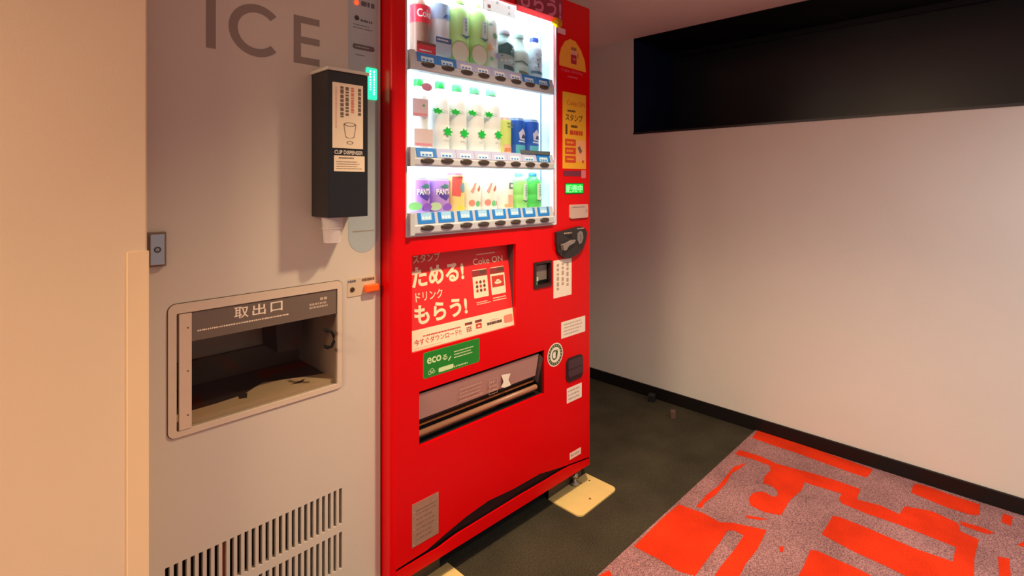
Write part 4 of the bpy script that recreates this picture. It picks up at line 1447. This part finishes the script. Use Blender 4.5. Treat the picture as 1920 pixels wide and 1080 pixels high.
# --- top shelf
b = make_bottle(791, 17, -34, 0, 'dark cola bottle with red label at left end of top shelf', rgbm('cola', (150, 112, 96)), rgbm('cap_red', (196, 30, 50)), .34, .62)
t, rx, h, x, base, wr_ = b
mb = MB()
z0, z1 = loc(t, 791, 40, x, base)[1], loc(t, 791, 6, x, base)[1]
CRED_ = rgbm('label_red', (226, 40, 62))
mb.lathe([(rx * 1.02, z0), (rx * 1.02, z1)], CRED_, 24, sy=wr_.ry / rx, cap=False)
mb.text('Coke', -rx * .75, z0 + (z1 - z0) * .3, rx * .75, z0 + (z1 - z0) * .75, 0, rgbm('label_white', (248, 246, 244)), .012, Wrap(rx * 1.02, wr_.ry * 1.02, .0012))
mb.build('label', t)
mb = MB()
z0, z1 = loc(t, 793, 99, x, base)[1], loc(t, 793, 79, x, base)[1]
mb.rect(-rx * .95, rx * 1.1, z0, z1, -.0295, CRED_)
mb.rect(-rx * .95, rx * 1.1, z1 - .006, z1 + .002, -.0298, rgbm('brown_print', (130, 66, 56)))
mb.strokes(-rx * .7, z0 + .004, rx * .8, z0 + .012, 1, -.0300, MATS['drink_label_white'], .5, seed=120)
mb.build('red_tag', t)
MB().lathe([(rx * .32, h * .1), (rx * .36, h * .5)], rgbm('cola_glint', (226, 190, 160)), 12, cy=-wr_.ry * .78, sy=.3, cap=False).build('painted_glint', t)  # pale strip, a highlight painted onto the bottle

b = make_bottle(827, 17, -26, 0, 'clear bottle with blue upper label second from left on top shelf', rgbm('clear', (232, 240, 246)), rgbm('cap_blue', (60, 90, 190)), .36, .6)
t, rx, h, x, base, wr_ = b
mb = MB()
z0, z1 = loc(t, 827, 34, x, base)[1], loc(t, 827, 4, x, base)[1]
mb.lathe([(rx * 1.02, z0), (rx * 1.02, z1)], rgbm('pale_blue', (176, 206, 242)), 24, sy=wr_.ry / rx, cap=False)
w2 = Wrap(rx * 1.02, wr_.ry * 1.02, .001)
wpoly(mb, [(-rx * .2, z0 + .004), (rx * .9, z0 + .008), (rx * .95, z0 + .02), (rx * .1, z0 + .016)], w2, rgbm('mid_blue', (70, 120, 200)))
mb.text('AQUA', -rx * .7, z1 - .014, rx * .7, z1 - .004, 0, MATS['drink_mid_blue'], .01, w2) if False else None
mb.build('label', t)
mb = MB()
q0, q1 = loc(t, 818, 104, x, base), loc(t, 847, 74, x, base)
mb.rect(q0[0], q1[0], q0[1] + .004, q1[1], -.0295, rgbm('card_sky', (196, 224, 246)))
mb.rect(q0[0], q1[0], q1[1] - .016, q1[1], -.0298, rgbm('card_navy', (64, 110, 176)))
mb.strokes(q0[0] + .004, q1[1] - .012, q1[0] - .004, q1[1] - .004, 1, -.0301, MATS['drink_label_white'], .6, seed=122)
mb.build('blue_tag', t)

for px, hw, yt, lab, cz in ((862, 20, -4, 'pale green tea bottle with white disc, third from left on top shelf', 97), (898, 18, 4, 'pale green tea bottle with white disc, fourth from left on top shelf', 103)):
    b = make_bottle(px, hw, yt, 0, lab, rgbm('tea_green', (190, 236, 150)), rgbm('tea_cap', (150, 200, 110)), .5, .78)
    t, rx, h, x, base, wr_ = b
    mb = MB()
    zt_, zb_ = loc(t, px, 28 if px < 880 else 36, x, base)[1], loc(t, px, 62 if px < 880 else 68, x, base)[1]
    wpoly(mb, [(-rx * .05, zb_), (rx * .55, zb_), (rx * .55, zt_), (-rx * .05, zt_)], wr_, rgbm('pale_aqua', (222, 244, 246)))
    mb.strokes(rx * .12, zb_ + .004, rx * .42, zt_ - .004, 1, -wr_.ry - .0005, rgbm('aqua_ink', (150, 196, 206)), .6, vertical=True, seed=int(px))
    q = loc(t, px + 6, 62 if px < 880 else 70, x, base)
    w3 = Wrap(rx, wr_.ry, .0012)
    wpoly(mb, sprout(rx * .25, zb_ - .003, rx * .5, .010), w3, rgbm('sprout_teal', (60, 140, 176)))
    mb.build('label', t)
    mb = MB()
    q = loc(t, px + 2, cz, x, base)
    mb.disc(q[0], q[1], -.0298, rx * .82, rx * .82, rgbm('disc_edge', (170, 214, 140)))
    mb.disc(q[0], q[1] - .001, -.0301, rx * .76, rx * .76, rgbm('disc_white', (244, 250, 232)))
    mb.build('round_tag', t)

b = make_bottle(921, 13, 12, 0, 'white bottle with green leaves and an orange mark, fifth from left on top shelf', rgbm('milky', (238, 246, 240)), rgbm('milky_cap', (220, 236, 226)), .46, .74)
t, rx, h, x, base, wr_ = b
mb = MB()
w3 = Wrap(rx, wr_.ry, .0012)
for (qx, qy, s1, s2, cc) in ((928, 68, .013, .014, (120, 206, 160)), (921, 46, .009, .006, (150, 196, 190)), (917, 88, .012, .016, (246, 200, 160)), (922, 110, .008, .010, (110, 210, 150))):
    q = loc(t, qx, qy, x, base, .018)
    qx_ = max(-rx + s1 * 1.1, min(rx - s1 * 1.1, q[0]))
    wpoly(mb, leafpoly(qx_, q[1], s1, s2, qx), w3, rgbm('leaf_%d' % qx, cc))
mb.build('label', t)

b = make_bottle(949, 15, 57, 0, 'dark green and white patterned bottle with grey cap on top shelf', rgbm('dark_patterned', (176, 204, 204)), rgbm('cap_grey', (150, 150, 156)), .5, .66)
t, rx, h, x, base, wr_ = b
mb = MB()
w3 = Wrap(rx * 1.01, wr_.ry, .0012)
wpoly(mb, [(-rx * .95, h * .45), (rx * .8, h * .40), (rx * .8, h * .60), (-rx * .3, h * .70), (-rx * .95, h * .62)], w3, rgbm('deep_teal', (48, 112, 116)))
rnd = random.Random(5)
for i in range(16):
    wpoly(mb, circ(rnd.uniform(-.8, .85) * rx, h * rnd.uniform(.2, .62), .0028, .0028, 6), Wrap(rx * 1.01, wr_.ry, .0018), rgbm('deep_teal2', (70, 130, 130)) if i % 2 else MATS['drink_label_white'], 1)
wpoly(mb, [(-rx * .6, h * .1), (rx * .9, h * .07), (rx * .9, h * .17), (-rx * .6, h * .2)], w3, rgbm('slate', (70, 100, 110)))
mb.build('label', t)
mb = MB()
q = loc(t, 934, 105, x, base)
mb.disc(q[0], q[1], -.0298, .009, .010, rgbm('lilac_tag', (176, 186, 226)))
mb.build('round_tag', t)

b = make_bottle(976, 16, 64, 0, 'broad pale bottle with grey-green cap, second from right on top shelf', rgbm('pale_mint', (208, 236, 226)), rgbm('cap_mint', (150, 186, 176)), .42, .55)
t, rx, h, x, base, wr_ = b
mb = MB()
w3 = Wrap(rx * 1.01, wr_.ry, .001)
wpoly(mb, [(-rx * .95, h * .30), (-rx * .2, h * .33), (rx * .6, h * .26), (rx * .95, h * .18), (rx * .95, h * .22), (rx * .5, h * .31), (-rx * .2, h * .37), (-rx * .95, h * .33)], w3, rgbm('swoosh', (104, 150, 146)))
wpoly(mb, [(-rx * .5, h * -.0 + .002), (rx * .95, .002), (rx * .95, h * .10), (-rx * .5, h * .14)], w3, rgbm('olive', (128, 136, 116)))
mb.build('label', t)

b = make_bottle(1005, 11.5, 71, 0, 'slim clear bottle with blue cap at right end of top shelf', rgbm('ice_blue', (214, 234, 246)), rgbm('cap_royal', (60, 84, 190)), .5, .7)
t, rx, h, x, base, wr_ = b
mb = MB()
w3 = Wrap(rx * 1.01, wr_.ry, .001)
for i in range(10):
    mb2 = circ(rnd.uniform(-.75, .8) * rx, h * rnd.uniform(.25, .6), .0035, .0035, 7)
    wpoly(mb, mb2, w3, rgbm('blue_dots', (96, 160, 206)) if i % 2 else MATS['drink_pale_blue'], 1)
wpoly(mb, [(-rx * .9, h * .15), (rx * .9, h * .12), (rx * .9, h * .19), (-rx * .9, h * .21)], w3, rgbm('blue_band', (96, 140, 170)))
mb.build('label', t)

# --- middle shelf
b = make_bottle(788, 16, 148, 1, 'white bottle with pink labels and pink disc at left end of middle shelf', rgbm('milk_white', (236, 240, 244)), rgbm('cap_leaf', (30, 166, 60)), .45, .72)
t, rx, h, x, base, wr_ = b
mb = MB()
for (a, c_, cc) in (((774, 217), (803, 183), (222, 190, 198)), ((777, 274), (812, 240), (230, 206, 206))):
    q0, q1 = loc(t, a[0], a[1], x, base), loc(t, c_[0], c_[1], x, base)
    z0, z1 = q0[1], loc(t, a[0], c_[1], x, base)[1]
    mb.rect(q0[0], q1[0], z0, z1, -.0300, rgbm('pink_%d' % a[1], cc))
    mb.rect(q0[0] + .003, q1[0] - .003, z0 + .003, z0 + .010, -.0303, rgbm('pink_deep', (232, 150, 164)))
q = loc(t, 795, 198, x, base)
mb.disc(q[0], q[1], -.0305, .004, .004, rgbm('emerald', (80, 170, 130)))
mb.build('label', t)
mb = MB()
q = loc(t, 801, 163, x, base)
mb.disc(q[0], q[1], -.0300, .018, .0115, rgbm('rose', (216, 130, 152)))
mb.build('round_tag', t)
GLEAF = rgbm('leaf_green', (30, 206, 78), 0.4)
WBODY = rgbm('white_body', (250, 253, 255))
PLACES = ['second', 'third', 'fourth', 'fifth']
for k, (px, capy, l1, l2) in enumerate(((828, 153, (821, 208), (840, 247)), (860, 159, (854, 210), (871, 250)), (893, 164, (886, 212), (904, 252)), (924, 168, (917, 215), (935, 253)))):
    b = make_bottle(px, 15.5, capy, 1, 'white bottle with two green leaf marks, %s from left on middle shelf' % PLACES[k], WBODY, rgbm('cap_pale_%d' % k, [(40, 176, 76), (76, 186, 100), (104, 194, 122), (122, 198, 136)][k]), .45, .72)
    t, rx, h, x, base, wr_ = b
    mb = MB()
    q = loc(t, *l1, x, base, .0145)
    mb.poly(leafpoly(q[0], q[1], .023, .0115, 3), -.0285, GLEAF)
    mb.strokes(q[0] + .022, q[1] - .006, q[0] + .038, q[1] + .006, 2, -.0283, rgbm('mist', (196, 214, 226)), .4, seed=k)
    q = loc(t, *l2, x, base, .0145)
    mb.poly([(q[0] + b_ * .019, q[1] + a_ * .0165) for a_, b_ in LEAF], -.0285, GLEAF)
    mb.strokes(q[0] - .012, q[1] - .028, q[0] + .012, q[1] - .020, 1, -.0283, MATS['drink_mist'], .4, seed=k + 5)
    mb.build('label', t)
b = make_can(947, 11, 221, 1, 'yellow-green can with orange lower print on middle shelf', rgbm('lime', (214, 230, 130)), rgbm('lid_rose', (216, 180, 176)))
t, rx, h, x, base, wr_ = b
mb = MB()
wpoly(mb, [(-rx * .9, .004), (rx * .9, .004), (rx * .9, h * .25), (-rx * .9, h * .28)], wr_, rgbm('orange_white', (240, 190, 160)))
mb.strokes(-rx * .2, h * .70, rx * .8, h * .88, 2, -wr_.ry - .001, rgbm('grey_green', (120, 140, 110)), .5, seed=130)
mb.strokes(-rx * .6, h * .05, rx * .6, h * .2, 1, -wr_.ry - .0012, rgbm('orange_ink', (232, 130, 90)), .6, seed=131)
mb.build('label', t)
for k, (px, yt, lab) in enumerate(((972, 222, 'blue can second from right on middle shelf'), (998, 225, 'blue can at right end of middle shelf'))):
    b = make_can(px, 12.5, yt, 1, lab, rgbm('royal_blue', (36, 92, 200)), rgbm('lid_blue', (120, 150, 200)))
    t, rx, h, x, base, wr_ = b
    mb = MB()
    wpoly(mb, [(-rx * .98, .002), (rx * .98, .002), (rx * .98, h * .26), (-rx * .98, h * .28)], wr_, rgbm('aqua', (80, 180, 210)))
    wpoly(mb, [(-rx * .3, h * .42), (rx * .5, h * .40), (rx * .75, h * .55), (rx * .1, h * .72), (-rx * .4, h * .6)], wr_, rgbm('pale_lilac', (206, 206, 240)))
    wpoly(mb, [(-rx * .1, h * .46), (rx * .7, h * .44), (rx * .5, h * .54), (rx * .1, h * .56)], Wrap(rx, wr_.ry, .0012), rgbm('ink_navy', (60, 76, 120)))
    wpoly(mb, [(-rx * .4, h * .35), (rx * .8, h * .33), (rx * .8, h * .37), (-rx * .4, h * .39)], wr_, MATS['drink_card_sky'])
    mb.build('label', t)
# --- bottom shelf
for k, (px, lab) in enumerate(((790, 'purple grape soda can at left end of bottom shelf'), (826, 'purple grape soda can second from left on bottom shelf'))):
    b = make_can(px, 17, 333 if k == 0 else 334, 2, lab, rgbm('violet_%d' % k, (176, 128, 222) if k == 0 else (186, 144, 226)), rgbm('lid_mauve', (170, 150, 180)))
    t, rx, h, x, base, wr_ = b
    mb = MB()
    w3 = Wrap(rx, wr_.ry, .0018)
    wpoly(mb, [(-rx * .75, h * .60), (rx * .85, h * .64), (rx * .75, h * .45), (rx * .25, h * .34), (-rx * .35, h * .44)], wr_, rgbm('indigo', (84, 62, 170)))
    wpoly(mb, [(-rx * .4, h * .74), (rx * .1, h * .83), (rx * .75, h * .78), (rx * .5, h * .70), (-rx * .1, h * .70)], wr_, rgbm('teal_leaf', (70, 140, 140)))
    mb.text('FANTA', -rx * .7, h * .52, rx * .8, h * .68, 0, rgbm('label_white', (248, 246, 244)), .03, w3)
    mb.build('label', t)
    mb = MB()
    q = loc(t, 779 if k == 0 else 817, 387, x, base)
    mb.poly(circ(q[0], q[1], .023, .012), -.0298, rgbm('pale_green_%d' % k, (150, 236, 150) if k == 0 else (190, 216, 176)))
    q = loc(t, 802 if k == 0 else 840, 388, x, base)
    mb.poly(circ(q[0], q[1], .015, .011), -.0300, rgbm('grape_tag', (142, 88, 206)))
    mb.build('round_tag', t)
b = make_can(857, 14, 324, 2, 'tall red and yellow carton-like can, third from left on bottom shelf', rgbm('peach_yellow', (248, 214, 130)), rgbm('lid_red', (222, 110, 120)))
t, rx, h, x, base, wr_ = b
mb = MB()
wpoly(mb, [(-rx * .98, h * .42), (rx * .0, h * .38), (rx * .3, h * .9), (-rx * .98, h * .9)], wr_, rgbm('tomato', (236, 92, 84)))
wpoly(mb, circ(rx * .35, h * .62, rx * .45, h * .13), Wrap(rx, wr_.ry, .0014), rgbm('steel_flower', (120, 160, 170)))
wpoly(mb, [(-rx * .5, .004), (rx * .95, .004), (rx * .95, h * .14), (-rx * .3, h * .16)], wr_, rgbm('mustard', (222, 206, 70)))
mb.build('label', t)
for k, (px, lab) in enumerate(((888, 'white can with red and green print, fourth from left on bottom shelf'), (918, 'white can with red and green print, fifth from left on bottom shelf'))):
    b = make_can(px, 14, 337, 2, lab, rgbm('cream_body', (248, 240, 232)), ALU)
    t, rx, h, x, base, wr_ = b
    mb = MB()
    w3 = Wrap(rx, wr_.ry, .001)
    wpoly(mb, [(-rx * .7, h * .62), (-rx * .3, h * .9), (-rx * .1, h * .9), (-rx * .45, h * .55)], w3, rgbm('salmon', (240, 160, 150)))
    wpoly(mb, [(rx * .0, h * .68), (rx * .35, h * .85), (rx * .5, h * .72), (rx * .2, h * .6)], w3, rgbm('brick', (206, 120, 104)))
    wpoly(mb, circ(-rx * .55, h * .25, rx * .28, h * .11), w3, rgbm('coral', (240, 140, 124)))
    wpoly(mb, circ(rx * .1, h * .22, rx * .3, h * .10), w3, rgbm('jade', (110, 204, 140)))
    wpoly(mb, circ(rx * .68, h * .22, rx * .18, h * .09), w3, rgbm('rust', (214, 130, 110)))
    mb.build('label', t)
b = make_can(949, 13, 338, 2, 'beige and white can with dark square mark, sixth from left on bottom shelf', rgbm('ivory', (246, 236, 226)), ALU)
t, rx, h, x, base, wr_ = b
mb = MB()
wpoly(mb, [(-rx * .1, h * .70), (rx * .75, h * .70), (rx * .75, h * .92), (-rx * .1, h * .92)], wr_, rgbm('teal_grey', (110, 136, 140)))
wpoly(mb, [(rx * .1, h * .76), (rx * .55, h * .76), (rx * .55, h * .86), (rx * .1, h * .86)], Wrap(rx, wr_.ry, .0014), MATS['drink_label_white'])
wpoly(mb, [(-rx * .2, .01), (rx * .9, .01), (rx * .9, h * .48), (-rx * .2, h * .5)], wr_, rgbm('apricot', (240, 184, 160)))
wpoly(mb, [(-rx * .6, .006), (rx * .9, .006), (rx * .9, h * .14), (-rx * .6, h * .18)], Wrap(rx, wr_.ry, .0014), rgbm('apricot2', (236, 176, 120)))
mb.build('label', t)
for k, (px, lab, c_) in enumerate(((976, 'green tea bottle with white label, second from right on bottom shelf', (150, 226, 120)), (1002, 'green tea bottle with white label at right end of bottom shelf', (76, 206, 92)))):
    b = make_bottle(px, 13, 324, 2, lab, rgbm('leaf_tea_%d' % k, c_), rgbm('cap_teal_%d' % k, (110, 176, 190) if k == 0 else (44, 128, 160)), .4, .72)
    t, rx, h, x, base, wr_ = b
    mb = MB()
    wpoly(mb, [(-rx * .1, h * .22), (rx * .75, h * .22), (rx * .75, h * .70), (-rx * .1, h * .70)], wr_, rgbm('mint_white', (214, 240, 222)))
    mb.strokes(rx * .15, h * .3, rx * .5, h * .66, 1, -wr_.ry - .001, rgbm('mint_ink', (140, 186, 170)), .6, vertical=True, seed=140 + k)
    wpoly(mb, sprout(rx * .3, h * .22, rx * .55, .008), Wrap(rx, wr_.ry, .0014), rgbm('sprout_green', (60, 130, 96)))
    mb.build('label', t)
    wpoly2 = None

# ------------------------------------------------------------------ small things on the floor by the skirting
q = floor_at(1223, 751)
bk = MB().box(-.02, .02, -.018, .018, 0, .036, mat('rubber_block', (24, 20, 21), 0.6)).build('rubber_block', None, bevel=.003)
bk.location = (q[0] - .004, q[1], 0)
bk.rotation_euler = (0, 0, .3)
tag(bk, 'small black block on the dark floor touching the black skirting', 'block')
q = floor_at(1262, 783)
bk = MB().box(-.014, .014, -.012, .012, 0, .036, mat('brown_block', (96, 70, 58), 0.6, noise=.1)).build('wooden_block', None, bevel=.002)
bk.location = (q[0], q[1], 0)
bk.rotation_euler = (0, 0, .5)
tag(bk, 'small brown block on the dark floor away from the skirting', 'block')
